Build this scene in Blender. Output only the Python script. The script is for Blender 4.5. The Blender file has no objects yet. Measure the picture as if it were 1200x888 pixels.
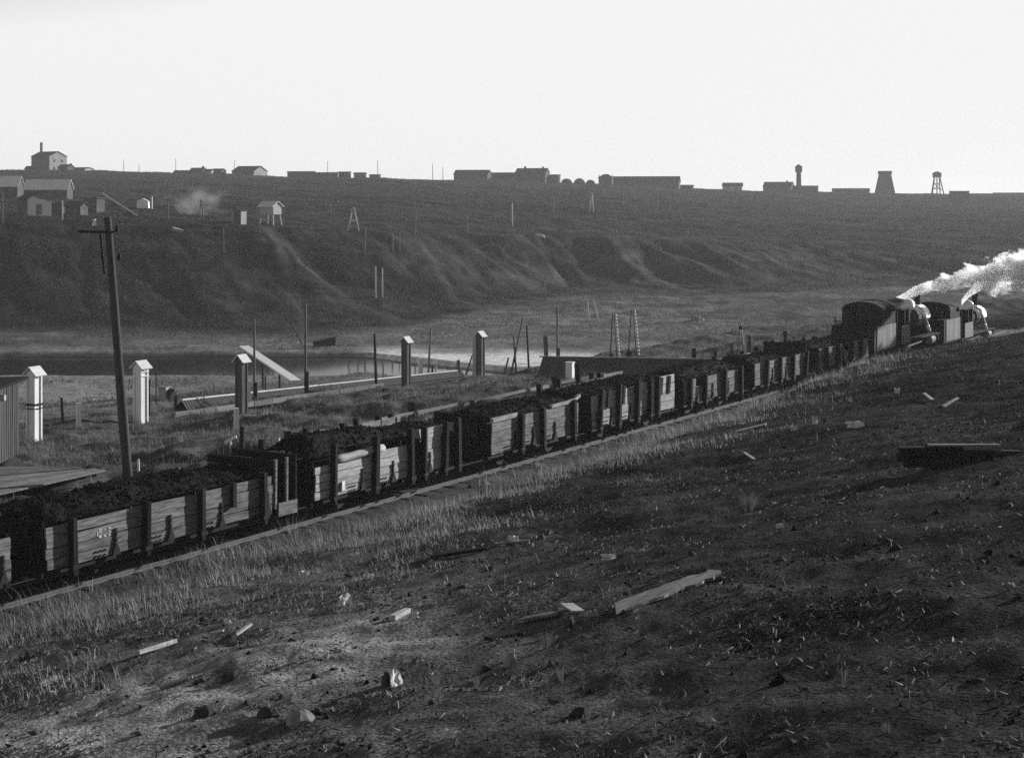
import bpy, math, random
import numpy as np
from mathutils import Vector, Matrix, Quaternion

# ------------------------------------------------------------------ camera, world, sun, exposure
sc = bpy.context.scene
COL = sc.collection
EYE = 11.0            # camera height above the railway
F = 1900.0            # focal length, in pixels of the 1200 px wide photograph
HOR = 232.0           # row of the eye level in the photograph
cam_d = bpy.data.cameras.new("camera")
cam = bpy.data.objects.new("camera", cam_d)
COL.objects.link(cam)
cam.location = (0, 0, EYE)
cam.rotation_euler = (math.radians(90), 0, 0)
cam_d.sensor_width = 36.0
cam_d.lens = 36.0 * F / 1200.0
cam_d.shift_y = -(444.0 - HOR) / 1200.0
cam_d.clip_start = 0.1
cam_d.clip_end = 9000
sc.camera = cam

SUN_EL = math.radians(15.0)
SUN_AZ = math.radians(53.0)          # clockwise from the viewing direction: ahead and to the right
SUN_DIR = Vector((math.sin(SUN_AZ) * math.cos(SUN_EL), math.cos(SUN_AZ) * math.cos(SUN_EL), math.sin(SUN_EL)))
SKY_STRENGTH = 0.1
SKY_GAIN = 0.42
SKY_WHITE = 6.15
HAZE = 0.00019
world = bpy.data.worlds.new("World")
sc.world = world
world.use_nodes = True
wt = world.node_tree
wt.nodes.clear()
w_out = wt.nodes.new("ShaderNodeOutputWorld")
w_bg = wt.nodes.new("ShaderNodeBackground")
w_sky = wt.nodes.new("ShaderNodeTexSky")
w_sky.sky_type = 'NISHITA'
w_sky.sun_disc = False
w_sky.sun_elevation = SUN_EL
w_sky.sun_rotation = SUN_AZ
w_sky.air_density = 1.0
w_sky.dust_density = 0.15
w_sky.ozone_density = 1.0
w_bw = wt.nodes.new("ShaderNodeRGBToBW")      # a black and white plate
w_bg.inputs["Strength"].default_value = SKY_STRENGTH
wt.links.new(w_sky.outputs[0], w_bw.inputs[0])
w_gm = wt.nodes.new("ShaderNodeMath"); w_gm.operation = 'POWER'      # the plate's contrast
w_gm.inputs[1].default_value = 1.7
w_ml = wt.nodes.new("ShaderNodeMath"); w_ml.operation = 'MULTIPLY'
w_ml.inputs[1].default_value = SKY_GAIN
wt.links.new(w_bw.outputs[0], w_gm.inputs[0])
wt.links.new(w_gm.outputs[0], w_ml.inputs[0])
w_mn = wt.nodes.new("ShaderNodeMath"); w_mn.operation = 'MINIMUM'    # and its white
w_mn.inputs[1].default_value = SKY_WHITE
wt.links.new(w_ml.outputs[0], w_mn.inputs[0])
wt.links.new(w_mn.outputs[0], w_bg.inputs["Color"])
wt.links.new(w_bg.outputs[0], w_out.inputs["Surface"])

sun_d = bpy.data.lights.new("sun", 'SUN')
sun_d.energy = 5.0
sun_d.angle = math.radians(0.5)
sun_d.color = (1.0, 0.99, 0.98)
sun = bpy.data.objects.new("sun", sun_d)
sun.rotation_mode = 'QUATERNION'
sun.rotation_quaternion = SUN_DIR.to_track_quat('Z', 'Y')
sun.location = (60, 60, 60)
COL.objects.link(sun)

sc.view_settings.view_transform = 'Standard'
sc.view_settings.look = 'None'
sc.view_settings.exposure = 0.55
sc.view_settings.gamma = 1.0
sc.view_settings.use_curve_mapping = False
sc.cycles.max_bounces = 12
sc.cycles.diffuse_bounces = 2
sc.cycles.glossy_bounces = 2
sc.cycles.transparent_max_bounces = 8
sc.cycles.volume_bounces = 12
sc.cycles.use_denoising = False

rng = np.random.default_rng(7)
random.seed(7)

# ------------------------------------------------------------------ noise and terrain
def _h(ix, iy, seed):
    n = (ix.astype(np.int64) * 374761393 + iy.astype(np.int64) * 668265263 + seed * 1442695041) & 0xFFFFFFFF
    n = ((n ^ (n >> 13)) * 1274126177) & 0xFFFFFFFF
    n = n ^ (n >> 16)
    return (n & 0xFFFF) / 65535.0

def vnoise(x, y, seed=0):
    ix, iy = np.floor(x), np.floor(y)
    fx, fy = x - ix, y - iy
    fx = fx * fx * fx * (fx * (fx * 6 - 15) + 10)
    fy = fy * fy * fy * (fy * (fy * 6 - 15) + 10)
    a, b = _h(ix, iy, seed), _h(ix + 1, iy, seed)
    c, d = _h(ix, iy + 1, seed), _h(ix + 1, iy + 1, seed)
    return (a + (b - a) * fx) + ((c + (d - c) * fx) - (a + (b - a) * fx)) * fy

def fbm(x, y, octv=4, seed=0):
    r, a, tot = 0, 0.5, 0
    for k in range(octv):
        r = r + a * vnoise(x * 2 ** k + 17.3 * k, y * 2 ** k - 9.1 * k, seed + k)
        tot += a
        a *= 0.5
    return r / tot - 0.5          # about -0.5 .. 0.5

def ss(a, b, x):
    t = np.clip((x - a) / (b - a), 0, 1)
    return t * t * (3 - 2 * t)

RIDGE = 1.0
P0 = np.array([-12.9, 44.2])
U = np.array([0.511, 0.860]); U = U / np.hypot(*U)      # along the railway, away from the camera
N = np.array([U[1], -U[0]])                             # across it, towards the camera
RAIL_ROT = math.atan2(U[1], U[0])

def st_of(x, y):
    dx, dy = x - P0[0], y - P0[1]
    return dx * U[0] + dy * U[1], dx * N[0] + dy * N[1]

def W(s, t, z=0.0):
    return Vector((P0[0] + U[0] * s + N[0] * t, P0[1] + U[1] * s + N[1] * t, z))

def rail_z(s):
    return -0.75 * ss(76, 92, np.asarray(s, float))

PXK = np.array([-400, 0, 300, 450, 560, 700, 900, 1000, 1200, 1600.])
FOOT = np.array([223, 223, 224, 234, 262, 300, 300, 320, 330, 330.])
RIM = np.array([290, 290, 296, 302, 330, 345, 370, 380, 392, 392.])
RIMZ = np.array([7.5, 7.5, 5.4, 4.2, 3.2, 2.6, 0.3, -0.6, -1.7, -1.7])
EDGE = np.array([700, 700, 720, 730, 755, 790, 850, 900, 950, 950.])
EDGEROW = np.array([199, 200, 206.5, 208.5, 211.5, 215.5, 224, 227.5, 228.5, 229.])

def valley(x, y):
    ys = np.maximum(y, 60)
    px = 600 + F * x / ys
    foot, rim, rimz, edge = (np.interp(px, PXK, k) for k in (FOOT, RIM, RIMZ, EDGE))
    edgez = EYE + (HOR - np.interp(px, PXK, EDGEROW)) * edge / F
    gate = ss(200, 260, y) * (1 - ss(430, 520, y))
    gul = np.abs(fbm(x / 42.0 + 0.012 * y, y / 130.0, 3, 11)) * 2            # 0 in a gully, up to 1 on a spur
    gul2 = np.abs(fbm(x / 13.0 + 0.03 * y, y / 60.0, 5, 23)) * 2
    ye = y + gate * ((0.35 - gul) * -44 * ss(-40, 20, x) + (0.35 - gul) * -6 + (0.3 - gul2) * -(9 + 14 * ss(-40, 20, x)))
    flood = -7.5 + 0.9 * ss(196, 300, ye)
    k = np.clip((ye - foot) / np.maximum(rim - foot, 1), 0, 1)
    prof = 0.55 * k ** 1.7 + 0.45 * ss(0.1, 1.0, k)
    z = flood + (rimz - flood) * prof
    k2 = np.clip((ye - rim) / np.maximum(edge - rim, 1), 0, 1)
    z = z + (edgez - rimz) * (1 - (1 - k2) ** 1.25)
    z = z - 3.5 * ss(0, 900, y - edge) + (fbm(x / 11, y / 40, 4, 41) * 1.6 + fbm(x / 60, y / 90, 2, 43) * 2.0) * ss(560, 680, y) * (1 - ss(1000, 1400, y))
    z = z + fbm(x / 30, y / 30, 4, 31) * 1.4 * ss(215, 320, y) * (1 - 0.6 * ss(600, 800, y)) + fbm(x / 5, y / 5, 4, 37) * (0.25 + 0.75 * ss(210, 260, y)) * (1 - ss(500, 700, y))
    # river channel
    yf = np.interp(px, [-900, 400, 430, 480, 545, 600], [194, 194, 193.5, 187, 181, 176])
    ch = ss(169.5, 171.5, y) * (1 - ss(yf - 1.2, yf + 1.2, y)) * (1 - ss(585, 605, px))
    z = z - 1.5 * ch
    return z

def terrain(x, y):
    x = np.asarray(x, float); y = np.asarray(y, float)
    s, t = st_of(x, y)
    # the slope between the railway and the camera
    tn = np.maximum(t - 1.0, 0)
    near = 0.2 * (np.sqrt(tn * tn + 0.36) - 0.6) + 1.3 * ss(1.3, 5.0, t) * ss(28, 60, s) - RIDGE * ss(1.3, 5, t) * ss(62, 88, s)
    near = near - 0.12 * ss(0.9, 1.7, t) * (1 - ss(2.0, 3.4, t)) * (1 - ss(40, 60, s))
    wx = x - (0.325 * y + 1.2)  # unseen rise right of the view, added to shade the lower slope
    near = near + (2.4 + 2.2 * fbm(x / 5, y / 5, 3, 6)) * ss(-1, 9, wx) * (1 - ss(60, 100, y)) * ss(2, 8, t)
    rough = ss(1.5, 4.5, t)
    near = near + rough * (fbm(x / 7, y / 7, 3, 3) * (0.75 - 0.4 * ss(40, 60, s)) + fbm(x / 1.9, y / 1.9, 3, 4) * 0.22 + fbm(x / 0.5, y / 0.5, 3, 5) * 0.10)
    near = near + rail_z(s) * (1 - ss(1.0, 3.0, t))
    # behind the railway
    b = -t
    zb = -1.1 * ss(13, 27, b) - 0.0265 * np.clip(s - 25, -12, 60) * ss(13, 25, b) - (0.117 + 0.2 * ss(-15, -3, x)) * np.maximum(b - 31, 0)
    hum = ss(4.5, 9, b) * (1 - ss(30, 60, b) * 0.7) * (1 - ss(60, 90, b))
    zb = zb + hum * (fbm(x / 6, y / 6, 4, 8) * 1.5 + fbm(x / 1.6, y / 1.6, 3, 9) * 0.55)
    zb = zb + rail_z(s) * (1 - ss(4, 9, b))
    v = valley(x, y)
    zb = np.maximum(zb, np.where(y < 230, np.minimum(v, -7.3), -7.5))
    z = np.where(t > 0, near, zb)
    bl = ss(168, 235, y)
    bl = np.where(t < -60, ss(140, 168, y), bl)
    return z + (v - z) * bl

def gz(x, y):
    return float(terrain(np.array([x]), np.array([y]))[0])

def at(px, py, Y):
    return Vector(((px - 600) * Y / F, Y, EYE - (py - HOR) * Y / F))

def hit(px, py, ymin=12.0, ymax=1000.0):
    ys = np.geomspace(ymin, ymax, 5000)
    xs = (px - 600) * ys / F
    zr = EYE - (py - HOR) * ys / F
    g = terrain(xs, ys)
    below = np.where(zr <= g)[0]
    i = int(below[0]) if len(below) else int(np.argmin(np.abs(zr - g)))
    return Vector((xs[i], ys[i], float(g[i])))

# ------------------------------------------------------------------ materials
def mat(name, val, rough=0.85, var=0.35, scale=3.0, stretch=(1, 1, 1), island=0.25, bump=0.3, bscale=None, spec=0.06, fine=0.0, attr=None, coord='Object', dist=0.02):
    m = bpy.data.materials.new(name)
    m.use_nodes = True
    nt = m.node_tree
    ns, ln = nt.nodes, nt.links
    bs = ns["Principled BSDF"]
    bs.inputs["Roughness"].default_value = rough
    bs.inputs["Specular IOR Level"].default_value = spec
    tc = ns.new("ShaderNodeTexCoord")
    mp = ns.new("ShaderNodeMapping")
    mp.inputs["Scale"].default_value = stretch
    ln.new(tc.outputs[coord], mp.inputs[0])
    nz = ns.new("ShaderNodeTexNoise")
    nz.inputs["Scale"].default_value = scale
    nz.inputs["Detail"].default_value = 8
    nz.inputs["Roughness"].default_value = 0.68
    ln.new(mp.outputs[0], nz.inputs["Vector"])

    def math_(op, a, b):
        n = ns.new("ShaderNodeMath"); n.operation = op
        for i, q in enumerate((a, b)):
            if hasattr(q, "links"): ln.new(q, n.inputs[i])
            else: n.inputs[i].default_value = q
        return n.outputs[0]
    mr = ns.new("ShaderNodeMapRange")
    mr.inputs[1].default_value = 0.28; mr.inputs[2].default_value = 0.72
    mr.inputs[3].default_value = 1 - var; mr.inputs[4].default_value = 1 + var
    ln.new(nz.outputs["Fac"], mr.inputs[0])
    v = mr.outputs[0]
    if island:
        ge = ns.new("ShaderNodeNewGeometry")
        mi = ns.new("ShaderNodeMapRange")
        mi.inputs[3].default_value = 1 - island; mi.inputs[4].default_value = 1 + island
        ln.new(ge.outputs["Random Per Island"], mi.inputs[0])
        v = math_('MULTIPLY', v, mi.outputs[0])
    if fine:
        n2 = ns.new("ShaderNodeTexNoise"); n2.inputs["Scale"].default_value = fine; n2.inputs["Detail"].default_value = 4
        ln.new(tc.outputs[coord], n2.inputs["Vector"])
        m2 = ns.new("ShaderNodeMapRange"); m2.inputs[1].default_value = 0.3; m2.inputs[2].default_value = 0.7
        m2.inputs[3].default_value = 0.6; m2.inputs[4].default_value = 1.4
        ln.new(n2.outputs["Fac"], m2.inputs[0])
        v = math_('MULTIPLY', v, m2.outputs[0])
    if attr:
        at_ = ns.new("ShaderNodeAttribute"); at_.attribute_name = attr
        v = math_('MULTIPLY', v, at_.outputs["Fac"])
    else:
        v = math_('MULTIPLY', v, val)
    cc = ns.new("ShaderNodeCombineColor")
    for i in range(3): ln.new(v, cc.inputs[i])
    ln.new(cc.outputs[0], bs.inputs["Base Color"])
    if bump:
        nb = ns.new("ShaderNodeTexNoise")
        nb.inputs["Scale"].default_value = bscale or scale * 3
        nb.inputs["Detail"].default_value = 6
        ln.new(mp.outputs[0], nb.inputs["Vector"])
        bp = ns.new("ShaderNodeBump"); bp.inputs["Strength"].default_value = bump; bp.inputs["Distance"].default_value = dist
        ln.new(nb.outputs["Fac"], bp.inputs["Height"])
        ln.new(bp.outputs[0], bs.inputs["Normal"])
    return m

M = {}
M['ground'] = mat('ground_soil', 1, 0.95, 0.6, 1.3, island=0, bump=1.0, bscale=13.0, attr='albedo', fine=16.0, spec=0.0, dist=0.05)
M['ballast'] = mat('ballast_gravel', 0.05, 0.95, 0.5, 3.0, island=0, bump=1.0, bscale=14, spec=0.1, fine=12)
M['grass'] = mat('dry_grass', 0.2, 0.8, 0.55, 0.5, island=0.75, bump=0, spec=0.1)
M['bgrass'] = mat('bank_grass', 0.13, 0.85, 0.4, 0.2, island=0.6, bump=0, spec=0.2)
M['scrub'] = mat('hill_scrub', 0.06, 0.9, 0.4, 0.1, island=0.6, bump=0, spec=0.1)
M['stone'] = mat('rubble_stone', 0.04, 0.9, 0.4, 6, island=0.85, bump=0.3, spec=0.03)
M['plank'] = mat('grey_plank', 0.155, 0.85, 0.85, 1.7, (0.9, 10, 8), 0.32, 0.5, 3.0)
M['plank_old'] = mat('old_grey_plank', 0.125, 0.9, 0.85, 1.7, (0.9, 10, 8), 0.4, 0.5, 3.0)
M['post_old'] = mat('old_pole', 0.06, 0.85, 0.4, 2.0, (12, 12, 0.8), 0.2, 0.5, 4.0)
M['plank_pale'] = mat('pale_plank', 0.31, 0.85, 0.5, 1.7, (0.9, 10, 8), 0.3, 0.5, 3.0)
M['plank_dark'] = mat('dark_plank', 0.013, 0.85, 0.4, 1.6, (0.8, 12, 9), 0.35, 0.5, 3.0)  # dark enough to hold the shade of the unlit wagon ends
M['post'] = mat('weathered_post', 0.12, 0.85, 0.4, 2.0, (12, 12, 0.8), 0.25, 0.5, 4.0)
M['post_dark'] = mat('dark_post', 0.03, 0.85, 0.4, 2.0, (12, 12, 0.8), 0.25, 0.5, 4.0)
M['post_pale'] = mat('pale_post', 0.4, 0.8, 0.3, 2.0, (12, 12, 0.8), 0.15, 0.4, 4.0)
M['stake'] = mat('tarred_stake', 0.014, 0.8, 0.4, 2.0, (8, 8, 0.8), 0.3, 0.4, 5.0)
M['iron'] = mat('dark_iron', 0.012, 0.8, 0.4, 8, island=0.2, bump=0.2, spec=0.15)
M['steel'] = mat('worn_rail_steel', 0.12, 0.4, 0.3, 4, island=0, bump=0.1, spec=0.5)
M['sleeper'] = mat('weathered_sleeper', 0.045, 0.9, 0.4, 2.0, (10, 1, 10), 0.4, 0.5)
M['coal'] = mat('black_coal', 0.008, 0.85, 0.6, 4.0, island=0, bump=0.8, bscale=16, spec=0.05, dist=0.05)
M['white'] = mat('whitewashed_board', 0.68, 0.7, 0.18, 1.5, (8, 8, 0.7), 0.08, 0.25, 4.0)
M['sunlit_iron'] = mat('sunlit_white', 0.85, 0.35, 0.08, 2, island=0, bump=0, spec=0.5)  # white paints in the sun's glare on boiler, dome and pipes
M['roofpale'] = mat('pale_roof_board', 0.6, 0.75, 0.2, 2, (8, 1, 1), 0.15, 0.2)
M['pillar_dark'] = mat('brown_pillar_board', 0.085, 0.8, 0.4, 1.5, (8, 8, 0.7), 0.3, 0.4, 4.0)
M['loco'] = mat('soot_black_iron', 0.012, 0.85, 0.5, 2, island=0.2, bump=0.3, spec=0.1)
M['loco_side'] = mat('sunlit_side_plate', 0.17, 0.65, 0.45, 1.2, (5, 5, 0.5), 0.2, 0.15, 3.0)  # lighter than the black body: sunlight painted into the side plates
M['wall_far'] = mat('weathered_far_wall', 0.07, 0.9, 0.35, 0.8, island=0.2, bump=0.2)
M['wall_lit'] = mat('sunlit_far_wall', 0.32, 0.85, 0.25, 0.8, island=0.1, bump=0.1)  # lighter copy of the far wall, sunlight put into its colour
M['roof_far'] = mat('dark_far_roof', 0.05, 0.9, 0.3, 0.8, island=0.2, bump=0.2)
M['roof_lit'] = mat('lit_far_roof', 0.65, 0.8, 0.25, 0.6, (1, 5, 1), 0.1, 0.1)  # raised pale so slopes turned from the sun still look lit
M['plank_mid'] = mat('brownish_plank', 0.15, 0.9, 0.85, 1.7, (0.9, 10, 8), 0.4, 0.5, 3.0)
M['window'] = mat('dark_window', 0.012, 0.3, 0.1, 1, island=0, bump=0, spec=0.5)
M['paper'] = mat('white_scrap', 0.6, 0.8, 0.15, 8, island=0.1, bump=0.2)
M['palestone'] = mat('pale_stone', 0.2, 0.9, 0.35, 5, island=0.2, bump=0.5)
M['roof_slat'] = mat('grey_slat_roof', 0.085, 0.9, 0.6, 1.2, (7, 0.6, 1), 0.18, 0.3)
M['straw'] = mat('straw_litter', 0.13, 0.85, 0.4, 2, island=0.85, bump=0)
M['stubble'] = mat('short_stubble', 0.085, 0.85, 0.4, 0.5, island=0.7, bump=0)
M['weed'] = mat('pale_dry_weed', 0.12, 0.8, 0.2, 3, island=0.4, bump=0)

def leafy(m, f):
    # thin blades let light through from behind
    nt = m.node_tree; bs = nt.nodes["Principled BSDF"]; out = nt.nodes["Material Output"]
    tr = nt.nodes.new("ShaderNodeBsdfTranslucent"); mx = nt.nodes.new("ShaderNodeMixShader"); mx.inputs[0].default_value = f
    src = bs.inputs["Base Color"].links[0].from_socket
    nt.links.new(src, tr.inputs["Color"]); nt.links.new(bs.outputs[0], mx.inputs[1]); nt.links.new(tr.outputs[0], mx.inputs[2])
    nt.links.new(mx.outputs[0], out.inputs["Surface"])
leafy(M['grass'], 0.5); leafy(M['bgrass'], 0.5); leafy(M['scrub'], 0.5); leafy(M['weed'], 0.4); leafy(M['stubble'], 0.4)

wm = bpy.data.materials.new('river_water_surface')
wm.use_nodes = True
_b = wm.node_tree.nodes["Principled BSDF"]
_b.inputs["Base Color"].default_value = (0.012, 0.012, 0.012, 1)
_b.inputs["Roughness"].default_value = 0.06
_b.inputs["IOR"].default_value = 1.10
_b.inputs["Specular IOR Level"].default_value = 0.25
_n = wm.node_tree.nodes.new("ShaderNodeTexNoise"); _n.inputs["Scale"].default_value = 2.2; _n.inputs["Detail"].default_value = 4
_p = wm.node_tree.nodes.new("ShaderNodeBump"); _p.inputs["Strength"].default_value = 0.05; _p.inputs["Distance"].default_value = 0.01
wm.node_tree.links.new(_n.outputs["Fac"], _p.inputs["Height"])
wm.node_tree.links.new(_p.outputs[0], _b.inputs["Normal"])

# ------------------------------------------------------------------ mesh helpers
def link_mesh(name, verts, faces, material, parent=None, smooth=False):
    me = bpy.data.meshes.new(name)
    me.from_pydata(verts, [], faces)
    me.update()
    if smooth:
        me.polygons.foreach_set('use_smooth', [True] * len(me.polygons))
    me.materials.append(material)
    o = bpy.data.objects.new(name, me)
    COL.objects.link(o)
    if parent is not None: o.parent = parent
    return o

class MB:
    def __init__(self, jit=0.0, seed=1):
        self.v, self.f, self.jit, self.r = [], [], jit, random.Random(seed)
    def add(self, vs, fs):
        k = len(self.v); j = self.jit
        for p in vs:
            self.v.append((p[0] + self.r.uniform(-j, j), p[1] + self.r.uniform(-j, j), p[2] + self.r.uniform(-j, j)) if j else tuple(p))
        self.f += [tuple(i + k for i in f) for f in fs]
        return self
    def box(self, c, s, R=None):
        vs = [Vector((x * s[0] / 2, y * s[1] / 2, z * s[2] / 2)) for x in (-1, 1) for y in (-1, 1) for z in (-1, 1)]
        if R is not None: vs = [R @ v for v in vs]
        c = Vector(c)
        return self.add([v + c for v in vs], [(0, 1, 3, 2), (4, 6, 7, 5), (0, 4, 5, 1), (2, 3, 7, 6), (0, 2, 6, 4), (1, 5, 7, 3)])
    def beam(self, p, q, w, h, up=(0, 0, 1)):
        p, q = Vector(p), Vector(q); d = (q - p)
        L = d.length; x = d / L; y = Vector(up).cross(x)
        if y.length < 1e-4: y = Vector((0, 1, 0)).cross(x)
        y.normalize(); z = x.cross(y)
        R = Matrix((x, y, z)).transposed()
        return self.box((p + q) / 2, (L, w, h), R)
    def cyl(self, p, q, r0, r1=None, n=10, rings=1):
        r1 = r0 if r1 is None else r1
        p, q = Vector(p), Vector(q); d = (q - p).normalized()
        a = d.orthogonal().normalized(); b = d.cross(a)
        vs, fs = [], []
        for k in range(rings + 1):
            c = p + (q - p) * k / rings; r = r0 + (r1 - r0) * k / rings
            vs += [c + (a * math.cos(2 * math.pi * i / n) + b * math.sin(2 * math.pi * i / n)) * r for i in range(n)]
        for k in range(rings):
            fs += [(k * n + i, k * n + (i + 1) % n, (k + 1) * n + (i + 1) % n, (k + 1) * n + i) for i in range(n)]
        fs += [tuple(range(n - 1, -1, -1)), tuple(range(rings * n, rings * n + n))]
        return self.add(vs, fs)
    def prism(self, poly, axis, a, b):
        # poly: 2D outline, extruded along axis from a to b
        def P(u, v, w):
            return {'x': (w, u, v), 'y': (u, w, v), 'z': (u, v, w)}[axis]
        n = len(poly)
        vs = [P(u, v, a) for u, v in poly] + [P(u, v, b) for u, v in poly]
        fs = [tuple(range(n - 1, -1, -1)), tuple(range(n, 2 * n))] + [(i, (i + 1) % n, n + (i + 1) % n, n + i) for i in range(n)]
        return self.add(vs, fs)
    def dome(self, c, r, n=12, m=5, sz=1.0):
        vs, fs = [], []
        for k in range(m):
            e = math.pi / 2 * k / m
            vs += [(c[0] + r * math.cos(e) * math.cos(2 * math.pi * i / n), c[1] + r * math.cos(e) * math.sin(2 * math.pi * i / n), c[2] + r * sz * math.sin(e)) for i in range(n)]
        vs.append((c[0], c[1], c[2] + r * sz))
        for k in range(m - 1):
            fs += [(k * n + i, k * n + (i + 1) % n, (k + 1) * n + (i + 1) % n, (k + 1) * n + i) for i in range(n)]
        fs += [((m - 1) * n + i, (m - 1) * n + (i + 1) % n, m * n) for i in range(n)]
        return self.add(vs, fs)
    def build(self, name, material, parent=None, smooth=False):
        o = link_mesh(name, self.v, self.f, material, parent, smooth)
        return o

def tag(o, label=None, cat=None, group=None, kind=None):
    if label: o['label'] = label
    if cat: o['category'] = cat
    if group: o['group'] = group
    if kind or label: o['kind'] = kind or 'thing'
    return o

def thing(name, label, cat, loc=(0, 0, 0), rotz=0.0, group=None):
    o = bpy.data.objects.new(name, None)
    COL.objects.link(o)
    o.empty_display_size = 0.3
    o.location = loc
    o.rotation_euler = (0, 0, rotz)
    return tag(o, label, cat, group)

def fast_mesh(name, V, quads=None, tris=None, material=None, attrs=None, smooth=True):
    me = bpy.data.meshes.new(name)
    V = np.asarray(V, np.float32)
    nq = 0 if quads is None else len(quads); nt = 0 if tris is None else len(tris)
    me.vertices.add(len(V)); me.vertices.foreach_set('co', V.ravel())
    idx = []
    if nq: idx.append(np.asarray(quads, np.int32).ravel())
    if nt: idx.append(np.asarray(tris, np.int32).ravel())
    idx = np.concatenate(idx)
    me.loops.add(len(idx)); me.loops.foreach_set('vertex_index', idx)
    me.polygons.add(nq + nt)
    st = np.concatenate([np.arange(nq) * 4, nq * 4 + np.arange(nt) * 3]).astype(np.int32)
    me.polygons.foreach_set('loop_start', st)
    if smooth: me.polygons.foreach_set('use_smooth', np.ones(nq + nt, bool))
    for k, a in (attrs or {}).items():
        at_ = me.attributes.new(k, 'FLOAT', 'POINT'); at_.data.foreach_set('value', np.asarray(a, np.float32))
    me.update(calc_edges=True); me.validate()
    if material: me.materials.append(material)
    o = bpy.data.objects.new(name, me)
    COL.objects.link(o)
    return o

# ------------------------------------------------------------------ ground
# footpaths and cart tracks worn into the far bank: points, half width, how pale the bare soil is
TRAILS = [([(-47, 303), (-41, 285), (-36, 262), (-31, 240), (-29, 226)], 0.7, 0.11), ([(-45, 300), (-36, 276), (-20, 250), (-12, 236)], 0.6, 0.10),
          ([(-120, 330), (-70, 350), (0, 400), (60, 470), (120, 560)], 1.4, 0.07), ([(-25, 330), (-15, 300), (-9, 272), (2, 250), (20, 232)], 0.7, 0.11),
          ([(5, 236), (30, 262), (62, 282), (90, 290)], 1.8, 0.15), ([(30, 330), (34, 312), (42, 296)], 0.8, 0.14), ([(-190, 214), (-60, 211), (0, 214), (60, 240)], 0.9, 0.13)]

def albedo(x, y):
    s, t = st_of(x, y)
    px = 600 + F * x / np.maximum(y, 6)
    n1 = fbm(x / 4.5, y / 4.5, 4, 51); n2 = fbm(x / 1.3, y / 1.3, 4, 52); n3 = fbm(x / 22, y / 22, 4, 53)
    # slope by the camera: pale trodden earth on the left, dark soil with shade painted in on the right
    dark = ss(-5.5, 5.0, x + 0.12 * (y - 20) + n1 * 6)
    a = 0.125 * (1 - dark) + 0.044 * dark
    trod = np.exp(-((t + 2.5 * n1 - 16.4) / 2.6) ** 2) * ss(-0.2, 0.15, n1 + 0.12) * (1 - ss(-3.5, 5, s))
    a = a + 0.10 * trod
    a = a * (1 + 1.1 * n2) * (1 + 0.8 * n1)
    near_track = 1 - ss(2.0, 6.5, t + n1 * 4)
    a = a * (1 - near_track) + 0.06 * near_track
    # behind the railway
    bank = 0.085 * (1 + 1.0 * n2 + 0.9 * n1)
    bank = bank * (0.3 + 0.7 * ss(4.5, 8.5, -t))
    a = np.where(t > 0, a, bank)
    flood = 0.2 * (1 + 0.9 * n3 + 0.5 * n1)
    a = a + (flood - a) * ss(38, 60, -t)
    # far side of the river
    n4 = fbm(x / 60, y / 25, 4, 61); n5 = fbm(x / 9, y / 5, 4, 62)
    far = (0.14 + 0.0 * ss(520, 760, px)) * (1 + 0.8 * n4 + 0.8 * n5)
    foot, rim = np.interp(px, PXK, FOOT), np.interp(px, PXK, RIM)
    n6 = fbm(x / 2.2, y / 3.5, 3, 63)
    far = far * (1 + 0.8 * n6)
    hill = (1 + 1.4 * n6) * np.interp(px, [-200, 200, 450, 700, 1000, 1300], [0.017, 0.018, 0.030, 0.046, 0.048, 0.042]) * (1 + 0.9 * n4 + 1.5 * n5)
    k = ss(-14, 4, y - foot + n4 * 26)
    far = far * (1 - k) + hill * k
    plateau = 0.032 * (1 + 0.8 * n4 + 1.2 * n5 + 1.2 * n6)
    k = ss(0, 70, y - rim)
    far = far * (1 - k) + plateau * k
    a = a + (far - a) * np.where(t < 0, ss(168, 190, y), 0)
    for tr, wd, va in TRAILS:
        tr = np.array(tr)
        dmin = np.full(np.shape(x), 1e9)
        for (x0, y0), (x1, y1) in zip(tr[:-1], tr[1:]):
            L2 = (x1 - x0) ** 2 + (y1 - y0) ** 2
            f = np.clip(((x - x0) * (x1 - x0) + (y - y0) * (y1 - y0)) / L2, 0, 1)
            dmin = np.minimum(dmin, np.hypot(x - x0 - f * (x1 - x0), (y - y0 - f * (y1 - y0)) * 0.6))
        m_ = np.exp(-((dmin + 0.5 * n5) / wd) ** 2)
        a = a + (va - a) * np.clip(m_, 0, 1) * 0.5
    sand = ss(408, 470, px + 60 * n4) * (1 - ss(690, 790, px + 120 * n4)) * ss(176, 179, y) * (1 - ss(190, 203, y + 16 * n4 + 9 * n5 + (px - 560) * 0.012))
    a = a + (0.72 - a) * np.clip(sand, 0, 1) * 0.94
    shore = np.exp(-((y - 198 - 6 * n4) / 7) ** 2) * (px < 470)
    a = a * (1 + 0.3 * shore)
    return np.clip(a, 0.008, 0.7)

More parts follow.
